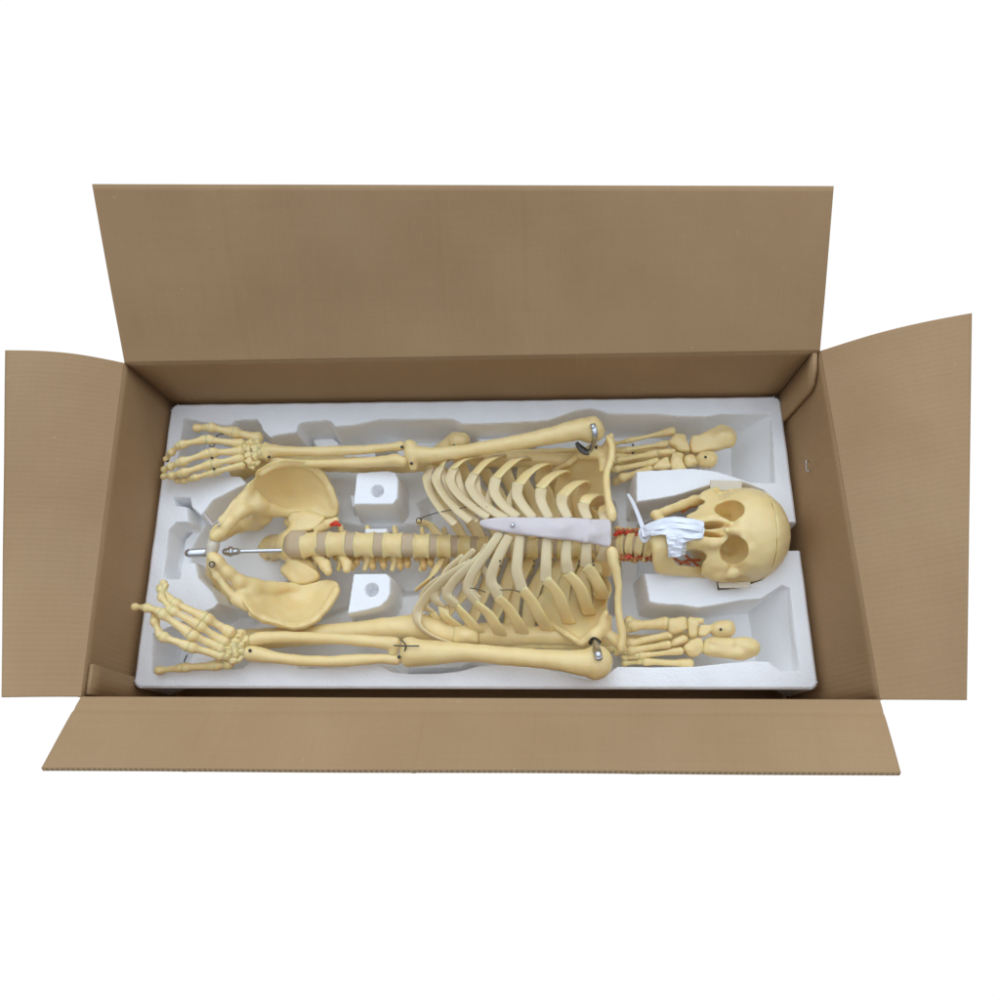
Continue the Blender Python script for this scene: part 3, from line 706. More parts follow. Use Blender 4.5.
UPP = [
 [(611, 538, -0.03), (606, 528, -0.035), (601, 521, -0.018), (611, 511, 0.004), (606, 508, 0.03), (603, 513, 0.046)],
 [(602, 540, -0.042), (597, 522, -0.056), (594, 509, -0.04), (601, 497, -0.008), (596, 494, 0.028), (588, 498, 0.046), (583, 504, 0.052)],
 [(590, 540, -0.05), (583, 516, -0.072), (579, 499, -0.056), (585, 486, -0.016), (580, 483, 0.024), (571, 488, 0.046), (562, 496, 0.056)],
 [(576, 540, -0.055), (567, 510, -0.082), (561, 489, -0.068), (566, 475, -0.022), (561, 472, 0.022), (552, 478, 0.045), (541, 489, 0.056)],
 [(562, 540, -0.058), (551, 506, -0.087), (542, 482, -0.074), (545, 467, -0.025), (540, 464, 0.02), (529, 471, 0.042), (518, 483, 0.052)],
 [(547, 540, -0.06), (535, 503, -0.09), (524, 479, -0.078), (523, 462, -0.03), (518, 459, 0.016), (507, 466, 0.038), (496, 478, 0.046)],
 [(532, 540, -0.06), (518, 501, -0.09), (505, 477, -0.078), (501, 460, -0.032), (496, 457, 0.01), (485, 463, 0.03), (474, 474, 0.038)],
 [(516, 540, -0.058), (501, 500, -0.088), (486, 476, -0.078), (480, 459, -0.034), (475, 456, 0.004), (464, 460, 0.02), (454, 468, 0.026)],
 [(500, 540, -0.055), (484, 501, -0.084), (467, 478, -0.076), (460, 462, -0.036), (455, 459, -0.004), (447, 462, 0.01), (440, 468, 0.014)],
 [(482, 541, -0.051), (466, 506, -0.078), (452, 482, -0.072), (443, 470, -0.04), (435, 466, -0.014), (430, 468, -0.002)],
 [(463, 541, -0.046), (451, 520, -0.064), (440, 500, -0.066), (433, 486, -0.05), (429, 475, -0.035)],
 [(446, 541, -0.04), (438, 533, -0.048), (428, 526, -0.046), (420, 521, -0.04)]]
for i, (a, c) in enumerate(zip(LOW, UPP)):
    w = .0068 if i in (0, 10) else (.0054 if i == 11 else .0090)
    rib(0, a, w); rib(0, c, w)
# cartilages: from the bony end to the edge of the breastbone
STx = [603, 590, 573, 556, 541, 527, 515]
LC = [[(601, 560, .042), (604, 553, .055), (604, 546, .064)],
      [(586, 566, .050), (586, 556, .060), (587, 541, .068)],
      [(568, 572, .054), (566, 559, .064), (567, 539, .070)],
      [(546, 581, .054), (546, 563, .066), (547, 538, .072)],
      [(522, 590, .050), (517, 572, .062), (518, 554, .070), (520, 536, .074)],
      [(499, 597, .044), (491, 581, .054), (496, 562, .066), (509, 536, .074)],
      [(477, 603, .036), (468, 590, .044), (472, 574, .056), (487, 552, .068), (500, 533, .073)],
      [(456, 606, .026), (447, 595, .034), (455, 580, .046), (475, 562, .060), (490, 548, .067)],
      [(443, 607, .014), (435, 598, .020), (440, 584, .032), (458, 572, .048), (472, 562, .058)],
      [(433, 612, .0), (425, 606, .005), (425, 594, .014), (436, 582, .028), (452, 574, .042)]]
UC = [[(603, 513, .046), (604, 516, .056), (604, 520, .064)],
      [(583, 504, .052), (584, 510, .062), (588, 519, .068)],
      [(562, 496, .056), (562, 505, .066), (568, 518, .070)],
      [(541, 489, .056), (541, 501, .067), (549, 518, .072)],
      [(518, 483, .052), (517, 495, .063), (524, 507, .070), (533, 518, .074)],
      [(496, 478, .046), (494, 490, .056), (501, 503, .066), (517, 517, .074)],
      [(474, 474, .038), (470, 485, .046), (478, 499, .058), (494, 512, .070), (506, 519, .074)],
      [(454, 468, .026), (450, 480, .036), (459, 495, .048), (476, 509, .062), (488, 517, .069)],
      [(440, 468, .014), (436, 479, .022), (444, 495, .034), (457, 510, .050), (470, 521, .060)],
      [(430, 468, -.002), (427, 478, .006), (431, 493, .016), (441, 509, .032), (455, 524, .046)]]
LC.append([(468, 566, .056), (447, 578, .042), (428, 595, .024), (417.5, 612, .014), (420, 627, .010), (436, 638, .006), (456, 645, .002)])
LC += [[(501, 592, .044), (487, 574, .046), (480, 560, .052), (487, 545, .062)], [(479, 599, .036), (463, 580, .040), (461, 565, .046), (474, 550, .058)], [(458, 604, .026), (444, 588, .030), (446, 572, .036), (463, 556, .050)],
       [(476, 476, .030), (479, 494, .044), (491, 508, .056), (502, 518, .066)], [(456, 470, .020), (463, 491, .036), (477, 507, .050), (492, 519, .060)], [(441, 467, .008), (449, 489, .024), (463, 509, .042), (478, 521, .056)],
       [(519, 484, .040), (512, 494, .048), (509, 506, .058), (514, 517, .066)], [(497, 478, .034), (491, 490, .042), (489, 504, .052), (500, 518, .064)]]
for i, q in enumerate(LC[:10] + UC + LC[10:]):
    q = [P(*p) for p in q]
    child('costal_cartilage', sweep(q, [(.0060 if i >= 21 else .0092 if i % 10 < 6 else .0084) * f for f in np.linspace(1.0, .78, len(q))], .0022, up=axis_out, n=30, k=10), M_CART, sk)
b = Bone(.001)
b.plate([(480, 525.5, .074), (480, 520.5, .076), (489, 518.6, .078), (502, 517.6, .079), (526, 517.2, .080), (556, 517.6, .078), (581, 518.2, .074), (588, 519.6, .072), (597, 519.4, .069), (610, 520, .064), (611, 533, .066), (609.5, 547, .064), (592, 543.8, .069), (572, 541, .074), (550, 538.5, .079), (534, 536.8, .080), (518, 534.5, .079), (505, 532.5, .078), (491, 529.5, .076)],
        [(595, 531, .076), (560, 528, .083), (520, 526, .084)], .0032, smooth=3)
b.chain([(587, 521, .075, 1.1), (586, 541, .075, 1.1)], .008)
st = b.obj('sternum', M_STERN, sk)
for (x, y, z) in ((512.5, 525, .088),):
    Bone(.0006, 0).ell(P(x, y, z), (.0032, .0032, .0018)).obj('screw', M_STEEL, st)
for (x, y, z) in ((500, 561, .068), (500.5, 566, .066), (534, 561, .075), (533.5, 566, .072), (579, 561.5, .064), (578.5, 565.5, .062), (593, 561.5, .062), (593.5, 565, .06), (433, 530 + 47, -.02)):
    Bone(.0005, 0).ell(P(x, y, z), (.0016, .0016, .0012)).obj('rivet', M_DARK, sk)
# wires lacing the ribs
for q in ([(420, 520, -.03), (424, 517, .0), (440, 512, .036), (458, 509, .050), (472, 506, .058), (487, 507, .068)], [(443, 577, .02), (436, 578, .012), (431, 581, .0)], [(470, 588, .055), (478, 589.5, .06), (485, 592, .062)], [(500, 590, .058), (512, 590, .064), (520, 592, .06)]):
    wire_obj('rib_wire', [P(*p) for p in q], .0007, M_DARK, sk)
b = [P(419 + 2.6 * math.cos(a), 520.5 + 2.6 * math.sin(a), -.022) for a in np.linspace(0, 6.0, 14)]
wire_obj('rib_wire', b, .0008, M_DARK, sk)

# --- shoulder girdle
b = Bone(.0012)
b.plate([(606, 463, -.012), (610, 480, -.032), (609, 500, -.048), (598, 512, -.060), (572, 512, -.070), (548, 497, -.070), (541, 480, -.060), (551, 471, -.048), (568, 463, -.030), (578, 453, -.010), (587, 449, .0), (600, 448, .004)], [(590, 475, -.040), (575, 490, -.064)], .0022, rim=(.0022, .006))
b.chain([(582, 455, -.004, 5), (593, 452, .006, 7), (602, 454, .004, 6)], .006).chain([(601, 454, .004, 5), (604, 462, .010, 4.5), (602, 470, .012, 3)], .005)
b.chain([(583, 452, -.004, 3.4), (569, 463, -.022, 3), (553, 471, -.042, 2.6)], .004)
b.chain([(603, 450, .002, 4), (610, 442, .012, 4), (611, 436, .016, 3)], .005)
sc1 = b.obj('scapula', M_BONE, sk)
b = Bone(.0012)
b.plate([(609, 621, .0), (603, 634, .002), (586, 643, .002), (580, 645, .0), (566, 635, -.012), (547, 622, -.030), (532, 611, -.048), (545, 590, -.062), (575, 574, -.064), (600, 573, -.056), (612, 588, -.040), (607, 604, -.026)], [(585, 600, -.050), (580, 620, -.028)], .0022, rim=(.0022, .006))
b.chain([(584, 641, .002, 4.5), (594, 636, .006, 6.5), (604, 626, .006, 6), (608, 618, .008, 4)], .006).chain([(603, 620, .012, 4), (606, 613, .018, 3)], .005)
b.chain([(581, 643, .0, 3), (566, 634, -.010, 2.6), (548, 622, -.028, 2.4)], .004)
b.chain([(606, 632, .004, 4.5), (616, 640, .004, 5), (622, 648, .006, 4.5)], .006)
sc2 = b.obj('scapula', M_BONE, sk)
long_bone('clavicle', [(608, 437, .030, 2.6), (611.8, 447, .034, 3.0), (611, 460, .036, 2.8), (607, 472, .042, 2.6), (606.5, 486, .050, 2.7), (608.5, 501, .058, 3.0), (611.5, 513, .064, 4.4), (612, 518, .064, 4.0)], sk, .004, 24)
long_bone('clavicle', [(612, 551.5, .064, 5.0), (613, 560, .062, 4.6), (616.5, 573, .056, 3.4), (618.5, 588, .048, 2.8), (618, 602, .042, 2.6), (619.5, 618, .036, 2.8), (622.5, 634, .030, 3.1), (621, 649, .024, 3.0)], sk, .004, 26)

# --- arms
b = Bone(.0013)
b.chain([(412, 446, .022, 5.5), (411, 456, .020, 6)], .004, fl=((0, 0, 1), .9)).chain([(408.5, 444, .022, 4.6), (409, 452, .022, 5)], .004)
b.chain([(413, 461, .018, 6), (413.5, 467, .014, 4.2)], .004)
b.chain([(414, 453, .020, 8), (424, 455, .020, 7.2), (440, 454, .022, 6.4), (462, 451.5, .026, 6.0), (490, 447, .030, 6.3), (520, 441.8, .033, 6.8), (550, 436, .034, 8.0), (574, 430.5, .034, 9.8), (590, 427, .033, 10.6)], .006, n=22)
b.ell(P(591, 431, .030), (.0195, .0195, .020), .006).chain([(593, 423.5, .036, 7), (597, 432, .028, 7)], .006)
b.obj('humerus', M_BONE, sk)
b = Bone(.0013)
b.chain([(407, 643, .022, 4.5), (406, 652, .020, 4.8), (407, 661, .022, 5)], .003)
b.chain([(411, 646, .020, 8), (412, 652, .020, 12.5), (424, 653, .020, 11.2), (442, 652.5, .022, 9.6), (460, 652.5, .024, 8), (480, 653.5, .027, 7.5), (505, 656, .030, 7.8), (530, 658, .033, 7.8), (555, 660, .034, 8.4), (575, 662.5, .034, 10.2), (592, 663, .033, 12)], .006, n=24)
b.ell(P(597, 662, .030), (.0215, .0240, .021), .006).chain([(594, 671, .030, 7.5), (602, 664, .028, 8.5)], .006)
b.obj('humerus', M_BONE, sk)
# shoulder brackets
child('shoulder_bracket', sweep([P(592.5, 424, .056), P(594.5, 430, .056), P(595, 437, .050), P(593.5, 444, .034), P(590, 450, .018), P(585, 452.5, .010)], .0042, .0010, n=30, k=8), M_STEEL, sk)
child('shoulder_bracket', sweep([P(576.5, 443, .020), P(581, 448.5, .016), P(587, 452, .014), P(594, 451, .014), P(596.5, 446, .020)], [.0030, .0055, .005, .003, .002], .0012, n=30, k=8), M_DARK, sk)
Bone(.0006, 0).ell(P(593, 426.5, .0585), (.0035, .0035, .0022)).obj('screw', M_STEEL, sk)
child('shoulder_bracket', sweep([P(598, 640, .020), P(596.5, 645, .034), P(597, 650, .052), P(598.5, 656, .060), P(600, 660, .059)], [.006, .006, .0058, .0055, .004], .0012, n=26, k=8), M_STEEL, sk)
child('shoulder_bracket', sweep([P(590, 643, .012), P(594, 641, .020), P(599, 644, .026)], [.003, .006, .005], .003, n=18, k=8), M_DARK, sk)
Bone(.0006, 0).ell(P(598.3, 654.5, .0625), (.0045, .0045, .0022)).obj('screw', M_STEEL, sk)
# forearms
long_bone('radius', [(400.5, 446, .022, 5.2), (392, 447, .021, 3.5), (370, 449, .020, 3.8), (340, 451, .018, 4.4), (310, 451.5, .017, 4.3), (285, 451, .016, 4.5), (272, 451, .016, 6.5), (265, 452, .016, 6.5)], sk, .005, 24, extra=([(266, 446, .016, 4), (268, 456, .016, 5)],))
long_bone('ulna', [(402, 462, .020, 5.5), (396, 460, .020, 5.8), (384, 461, .017, 4.9), (360, 462.5, .014, 4.2), (330, 463.5, .011, 3.8), (300, 463, .008, 3.4), (280, 461, .008, 3.6), (268, 458, .010, 4.2)], sk, .005, 24)
long_bone('ulna', [(394, 644, .026, 6.0), (384, 642.5, .026, 5.0), (366, 641, .026, 4.7), (340, 639, .026, 4.6), (310, 637.5, .026, 4.5), (280, 637, .026, 4.6), (262, 638, .026, 5.2), (253, 640, .026, 5.4)], sk, .005, 24, extra=([(395, 642, .030, 4), (393, 652, .024, 4.5)],))
long_bone('radius', [(397, 660, .022, 4.8), (386, 659, .022, 3.8), (370, 659, .022, 4.2), (350, 660.5, .022, 4.8), (325, 661.5, .022, 4.5), (300, 660.5, .022, 4.4), (275, 657.5, .023, 4.8), (258, 654.5, .024, 6.8), (248, 653, .024, 7)], sk, .005, 24)
for q in ([(402, 640.5, .036), (405.5, 645, .040), (404.5, 652, .036), (401, 656, .03)], [(394, 645.5, .042), (406, 646, .044), (419, 646, .044)]):
    wire_obj('elbow_wire', [P(*p) for p in q], .0010, M_DARK, sk)
for (x, y, z) in ((402, 447, .030), (411.5, 463.5, .030), (399, 657, .034), (269, 457, .028), (250, 650.5, .038)):
    Bone(.0006, 0).ell(P(x, y, z), (.0026, .0026, .002)).obj('screw', M_DARK, sk)

# --- hands: every finger bone a part of its own
def phal(a, c, r, name, parent=sk):
    """one finger bone between two joints (px, py, z): flared ends, slim shaft"""
    r = r * 1.02; a = np.array(a, float); c = np.array(c, float); L = c - a
    q = [tuple(a + L * t) + (r * f,) for t, f in ((.075, 1.36), (.17, 1.10), (.45, .80), (.72, .82), (.87, 1.20), (.925, 1.26))]
    b = Bone(.0009); b.chain(q, .002); return b.obj(name, M_BONE, parent)
def finger(j, r, parent=sk, names=('metacarpal', 'phalanx', 'phalanx', 'phalanx')):
    for i in range(len(j) - 1):
        phal(j[i], j[i + 1], r * (1.0, .93, .80, .66)[i + (0 if len(j) > 4 else 0)], names[i], parent)
# upper hand
finger([(259, 438, .020), (233, 432, .030), (210, 427.5, .036), (196, 428, .034)], 4.6)
finger([(243, 444, .026), (206, 439.5, .040), (180, 445, .046), (171, 453, .036), (166, 460, .026)], 3.9)
finger([(242, 451, .028), (210, 453, .040), (180, 462.5, .042), (170, 467, .034), (163.5, 470, .026)], 4.1)
finger([(242, 458, .026), (212, 464, .036), (181, 473.5, .038), (171, 476, .030), (163, 476.5, .024)], 3.9)
finger([(243.5, 465, .022), (214, 472, .028), (194, 478, .030), (183, 481, .024), (177, 481, .020)], 3.6)
for (x, y, z, r) in ((258, 441, .022, 4), (251, 443, .024, 4.4), (247, 448, .026, 4), (248, 455, .026, 4), (250, 462, .024, 4.4), (254, 449, .024, 4.2), (255, 456, .022, 4.2), (256, 463, .018, 4), (260, 447, .020, 4), (260, 454, .018, 4.4), (252.5, 467, .018, 3.8)):
    b = Bone(.0009, .0007, .012).box(P(x, y, z), (r * S() * .92, r * S() * .78, r * S() * .85), .0022, 0, rot=(x, y * .3, x * .7)).ell(P(x + 1, y + 1, z), (r * S() * .6, r * S() * .9, r * S() * .7), .002); b.obj('carpal', M_BONE, sk)
# lower hand
finger([(232, 633, .040), (206, 618, .056), (173, 602, .066), (160, 588, .060), (164, 583, .052)], 4.4)
finger([(226, 643.5, .042), (199, 625, .060), (171, 610, .072), (161, 596, .068), (165, 585, .060)], 4.1)
finger([(223, 649, .042), (190, 634, .062), (160, 612, .074), (146, 607.5, .074), (134, 607, .066)], 4.4)
finger([(223, 656, .040), (189, 646.5, .058), (161, 636, .066), (154, 620, .066), (153, 609, .060)], 4.2)
finger([(229, 664, .028), (217, 665.5, .024), (183, 667.5, .018), (156.5, 671, .012)], 4.0)
for (x, y, z, r) in ((240, 636, .034, 5), (236, 641, .038, 4), (229, 650, .040, 4.4), (228, 657, .038, 4.2), (233, 646, .038, 4.4), (235, 653, .036, 4.4), (234, 660, .034, 4.2), (240, 645, .034, 4.4), (241, 652, .032, 4.4), (239, 658, .030, 4), (245, 641, .030, 4.6), (226, 663, .030, 3.6)):
    b = Bone(.0009, .0007, .012).box(P(x, y, z), (r * S() * .92, r * S() * .78, r * S() * .85), .0022, 0, rot=(x, y * .3, x * .7)).ell(P(x + 1, y + 1, z), (r * S() * .6, r * S() * .9, r * S() * .7), .002); b.obj('carpal', M_BONE, sk)
# wires and joint screws in the hands
for q in ([(215, 438, .03), (219, 434.5, .032), (224, 434, .03)], [(192, 631, .06), (193, 634, .06), (191, 641, .06), (190, 646, .055)], [(187, 655, .03), (184, 662, .02)], [(209, 446, .036), (213, 447, .04), (215, 444, .04)]):
    wire_obj('hand_wire', [P(*p) for p in q], .0009, M_DARK, sk)
for (x, y, z) in ((196, 428, .036), (212, 458, .046), (214, 469, .04), (132.5, 607.5, .066), (157, 670.5, .016), (164.5, 582, .054), (167.5, 461, .028), (163, 471, .028)):
    Bone(.0006, 0).ell(P(x, y, z), (.0022, .0022, .0018)).obj('joint_pin', M_DARK, sk)

# --- pelvis
b = Bone(.0014)
b.plate([(258.5, 471, .042), (272, 464, .032), (293, 460.5, .018), (311, 463.5, .006), (324.5, 474, -.008), (332, 487.5, -.020), (338, 505, -.034), (336.5, 517, -.042), (326, 519, -.046), (312, 514, -.044), (296, 512, -.040), (280, 513, -.030), (264, 509, -.010), (254, 500, .010), (250, 486, .024)],
        [(295, 488, -.038), (312, 492, -.040), (278, 487, -.022), (262, 485, .006)], .0032, rim=(.0022, .008))
b.chain([(262, 473, .036, 4), (275, 465.5, .028, 3.6), (293, 463, .014, 3.4), (311, 466.5, .002, 3.4), (322, 476, -.010, 3.2), (330, 489, -.022, 3.2), (335.5, 505, -.035, 3.4)], .005)
b.chain([(292, 514, -.042, 4), (272, 510, -.018, 6), (256, 505, .006, 8), (243, 510, .022, 6.5), (230, 522, .036, 5.2), (220, 533, .044, 5.4), (215, 537, .046, 5.6)], .007)
b.chain([(250, 488, .024, 4), (243, 500, .020, 6), (254, 497, .008, 8)], .007).chain([(213, 533, .042, 3.6), (222, 520, .038, 3), (236, 502, .028, 3.4)], .005)
b.chain([(258, 505, .0, 9), (262, 516, -.030, 9), (256, 522, -.06, 8), (240, 526, -.062, 6), (222, 536, -.020, 5), (217, 538, .030, 5)], .007)
b.obj('hip_bone', M_BONE, sk)
b = Bone(.0014)
b.plate([(250, 611, .040), (260, 619, .034), (278, 624.5, .026), (292, 628.5, .018), (303, 627.5, .010), (317.6, 620.5, .0), (331, 606, -.012), (339, 592, -.026), (337, 582, -.036), (325, 580, -.042), (310, 583.5, -.044), (295, 585.5, -.042), (274, 586.5, -.030), (258, 585, -.010), (246, 590, .010), (245, 602, .028)],
        [(295, 605, -.034), (312, 602, -.036), (278, 604, -.018), (262, 602, .006)], .0032, rim=(.0022, .008))
b.chain([(252, 613, .036, 3.8), (264, 619, .030, 3.4), (280, 623.5, .022, 3.2), (293, 626.5, .014, 3.2), (304, 625, .006, 3.2), (317, 617.5, -.004, 3.2), (329, 604, -.015, 3.2), (336, 591, -.027, 3.4)], .005)
b.chain([(296, 586.5, -.042, 4), (272, 588, -.018, 6), (252, 586.5, .006, 8), (240, 582, .022, 6.5), (228, 572.5, .036, 5.4), (218, 562, .044, 5.8), (212.5, 557, .046, 5.6)], .007)
b.chain([(248, 608, .028, 4), (238, 600, .020, 6), (248, 594, .008, 8)], .007).chain([(210, 562, .040, 3.6), (217, 576, .036, 3.2), (231, 594, .026, 3.6)], .005)
b.chain([(250, 592, .0, 9), (246, 600, -.030, 9), (234, 596, -.06, 7), (222, 586, -.050, 6), (212, 572, -.010, 5), (211, 560, .030, 5)], .007)
b.obj('hip_bone', M_BONE, sk)
Bone(.0011).chain([(214.5, 540, .040, 5.6), (212.5, 547, .042, 6), (211.5, 553, .040, 5.6)], .003).obj('symphysis', M_SYM, sk)
b = Bone(.0013)
b.ell(P(290, 545, -.040), (.018, .026, .020), .004)
for s, pts in ((1, [(296, 529, -.040, 7), (306, 520, -.040, 8.5), (318, 518, -.046, 6)]), (-1, [(297, 561, -.040, 8), (306, 571, -.042, 9.5), (316, 575, -.046, 5)])):
    b.chain(pts, .008, fl=((0, 0, 1), .7))
b.plate([(289, 518, -.040), (297, 513, -.038), (312, 514, -.038), (325, 517.5, -.040), (321, 525, -.036), (314, 530, -.034), (300, 532, -.034), (293, 527, -.040)], [], .006, .006, smooth=3)
b.plate([(293, 560, -.034), (303, 563, -.032), (317, 571.5, -.034), (320, 577, -.038), (311, 583, -.040), (296, 584, -.040), (287, 578, -.042), (282, 570, -.044)], [], .006, .006, smooth=3)
b.chain([(296, 518, -.042, 5), (290, 522, -.05, 6)], .006).chain([(296, 577, -.045, 6), (288, 570, -.052, 7)], .006)
b.chain([(288, 545, -.045, 14), (272, 548, -.085, 12), (258, 550, -.105, 8)], .008, fl=((.3, 0, 1), .5))
b.ell(P(283, 563, -.060), (.004, .004, .02), .002, True).ell(P(270, 560, -.085), (.0035, .0035, .02), .002, True)
b.obj('sacrum', M_BONE, sk)
Bone(.0012).chain([(258, 551, -.105, 6), (248, 552, -.110, 4), (240, 552, -.108, 2.5)], .003).obj('coccyx', M_TRANS, sk)
# support rod with nut and sleeve
rod = child('support_rod', sweep([P(294, 550, -.034), P(232, 551.5, -.004)], .0032, .0032, n=12, k=14), M_STEEL, sk)
child('rod_nut', sweep([P(237.5, 551.5, -.006), P(225, 551.8, .0)], .0058, .0058, n=6, k=6), M_STEEL, rod)
child('rod_washer', sweep([P(231.5, 551.6, -.004), P(229.5, 551.7, -.003)], .0078, .0078, n=4, k=18), M_STEEL, rod)
child('rod_sleeve', sweep([P(206, 552.5, .0), P(188, 553.5, .004)], .0066, .0066, n=6, k=12), M_STEEL, rod)
ringp = [P(212 + 2.8 * math.cos(a), 564.5 + 2.8 * math.sin(a), .056) for a in np.linspace(0, 6.2, 16)]
wire_obj('pelvis_ring', ringp, .0009, M_DARK, sk)
Bone(.0006, 0).ell(P(212, 564.5, .053), (.002, .002, .002)).obj('screw', M_STEEL, sk)
for (x, y) in ((214.5, 523.5), (217.5, 522), (219, 525)): Bone(.0006, 0).ell(P(x, y, .056), (.0026, .0022, .0022)).obj('screw', M_STEEL, sk)
wire_obj('pelvis_ring', [P(213, 525, .03), P(207, 518, .0), P(196, 504, -.03), P(188, 500, -.04)], .0022, M_STERN, sk)
print('skeleton', time.time() - T0)

# ------------------------------------------------------------------ detached legs
def leg(label, loc):
    return thing('skeleton_limb', label, 'leg bones', loc, 'leg bones packed along the sides of the foam tray')
LU = leg('plastic leg and foot bones packed beside the skull, along the back edge of the tray', P(560, 455, -.09))
LL = leg('plastic leg and foot bones packed beside the skull, along the front edge of the tray', P(560, 640, -.09))
# femurs, tibias, fibulas
long_bone('femur', [(452, 444, -.030, 9), (440, 455, -.034, 10), (420, 463, -.036, 8.5), (380, 465, -.036, 7.6), (330, 464, -.038, 7.6), (280, 462, -.040, 8), (250, 466, -.044, 10), (240, 470, -.046, 11)], LU, .006, 20, extra=([(456, 440, -.026, 8.5), (462, 440.5, -.026, 8.5)],))
long_bone('tibia', [(476, 456, -.034, 11), (490, 458, -.036, 9), (520, 459.5, -.038, 7.6), (560, 460, -.040, 7), (610, 460, -.042, 7), (660, 459, -.060, 7), (700, 457, -.066, 10)], LU, .006, 20)
long_bone('fibula', [(480, 448, -.045, 4), (520, 452, -.048, 3), (600, 450, -.05, 3), (690, 452, -.072, 4)], LU, .004, 14)
Bone(.0012).ell(P(458, 441, -.012), (.0155, .0128, .010)).obj('patella', M_BONE, LU)
long_bone('femur', [(452, 634, -.018, 13), (440, 632, -.018, 12.5), (420, 627.5, -.020, 12), (390, 629, -.022, 10.5), (350, 632.5, -.024, 9.2), (310, 635.5, -.026, 8.8), (275, 638, -.028, 9), (252, 640, -.030, 10), (238, 644, -.034, 11)], LL, .006, 22)
long_bone('tibia', [(482, 634.5, -.020, 11), (500, 634.5, -.024, 10), (525, 635, -.028, 8.5), (555, 636.5, -.032, 7.6), (590, 639, -.036, 7.4), (640, 643, -.060, 7), (690, 642, -.066, 9)], LL, .006, 20)
long_bone('fibula', [(485, 643, -.030, 4.6), (520, 645, -.034, 3.4), (560, 646, -.036, 3), (610, 648, -.04, 3.4), (680, 650, -.072, 4)], LL, .004, 14)
Bone(.0012).box(P(466, 634.5, -.004), (.0190, .0140, .0085), .006, 0).ell(P(466, 634.5, -.0), (.017, .012, .010), .004).obj('patella', M_BONE, LL)
# feet
def lump(name, pts, parent, k=.004, fl=None): return Bone(.0011, .0005, .022).chain(pts, k, fl=fl).obj(name, M_BONE, parent)
def meta(a, c, r0, r1, parent, name='metatarsal'):
    a = np.array(a, float); c = np.array(c, float); L = c - a
    q = [tuple(a + L * t) + (r,) for t, r in ((0.0, r0), (.14, r0 * .85), (.45, r1 * .78), (.78, r1 * .8), (.95, r1 * 1.1), (1, r1))]
    return Bone(.001).chain(q, .002).obj(name, M_BONE, parent)
def cub(name, x, y, z, wx, wy, wz, rot, parent):
    """a wedge-like tarsal, half sizes in photo px"""
    s = S(z); b = Bone(.001, .00045, .016); b.box(P(x, y, z), (wx * s * 1.06, wy * s * 1.06, wz * s), .0034, 0, rot=(.15 * math.sin(x), .2 * math.cos(y), rot)).ell(P(x + wx * .35, y + wy * .3, z + .002), (wx * s * .6, wy * s * .62, wz * s), .003)
    return b.obj(name, M_BONE, parent)
def slab(name, pts, z, th, parent, extra=()):
    """a short foot bone traced as an outline: thick, rounded, slightly domed"""
    cx = sum(p[0] for p in pts) / len(pts); cy = sum(p[1] for p in pts) / len(pts)
    b = Bone(.001, .00035, .013); b.plate([(x, y, z - .001) for x, y in pts], [(cx, cy, z + .0022)], th, .001, smooth=3)
    for q in extra: b.chain(q, .007)
    return b.obj(name, M_BONE, parent)
# upper foot
meta((671.5, 431.5, -.020), (629, 440.5, -.034), 4.6, 2.6, LU)
meta((666, 444, -.018), (626, 450, -.034), 4.0, 2.8, LU)
meta((656, 453.5, -.014), (617, 460.5, -.034), 4.0, 3.2, LU)
meta((656, 461.5, -.014), (615, 469.5, -.036), 3.8, 3.4, LU)
meta((650, 469, -.020), (622, 478, -.044), 4.0, 4.6, LU)
for a, c in (((627, 441, -.034), (615, 443.5, -.046)), ((624, 450.5, -.034), (612, 452, -.048)), ((615, 461, -.034), (606, 463, -.048)), ((613, 470, -.036), (606, 472, -.05))): meta(a, c, 2.6, 2.2, LU, 'toe_bone')
Bone(.001).chain([(622, 477, -.044, 5), (616, 482, -.055, 4)], .002).obj('toe_bone', M_BONE, LU)
slab('tarsal', [(668.6, 442), (672, 438), (675.6, 435), (684, 436), (687.5, 444), (689.2, 452), (678.4, 451.4), (674.2, 448), (668.6, 444.8)], -0.01, 0.0075, LU)
slab('tarsal', [(657.4, 451), (666, 450), (673.6, 449.3), (675.6, 452.5), (670, 455.8), (658, 455.3)], -0.01, 0.0075, LU)
slab('tarsal', [(654, 465.8), (658.8, 461.6), (666.5, 457.5), (669.2, 463), (669.8, 469), (654, 469.5)], -0.01, 0.0075, LU)
slab('tarsal', [(671.2, 455.8), (677.5, 453.2), (683, 455.4), (682, 461), (684, 466.5), (685.5, 470), (671.2, 470)], -0.01, 0.0075, LU)
slab('tarsal', [(683.4, 459.5), (687, 455.6), (693.2, 455.8), (697.4, 461.6), (695.8, 465.6), (686, 466.5)], -0.01, 0.0075, LU)
slab('calcaneus', [(690.6,438.4),(698,436.4),(710.6,430),(720.4,426),(731.6,430),(735.8,437.8),(733,446),(723,449),(716,451),(706,452),(698,454),(690.4,451.4)], -.010, .0085, LU, [[(722, 438, -.006, 8.5), (728, 437.5, -.006, 8)]])
slab('talus', [(697.5,456),(704,453),(712,453),(716,457),(714.8,465.8),(708,467.5),(701,466)], -.006, .0080, LU, [[(703, 459, -.004, 6), (709, 459, -.002, 6)]])
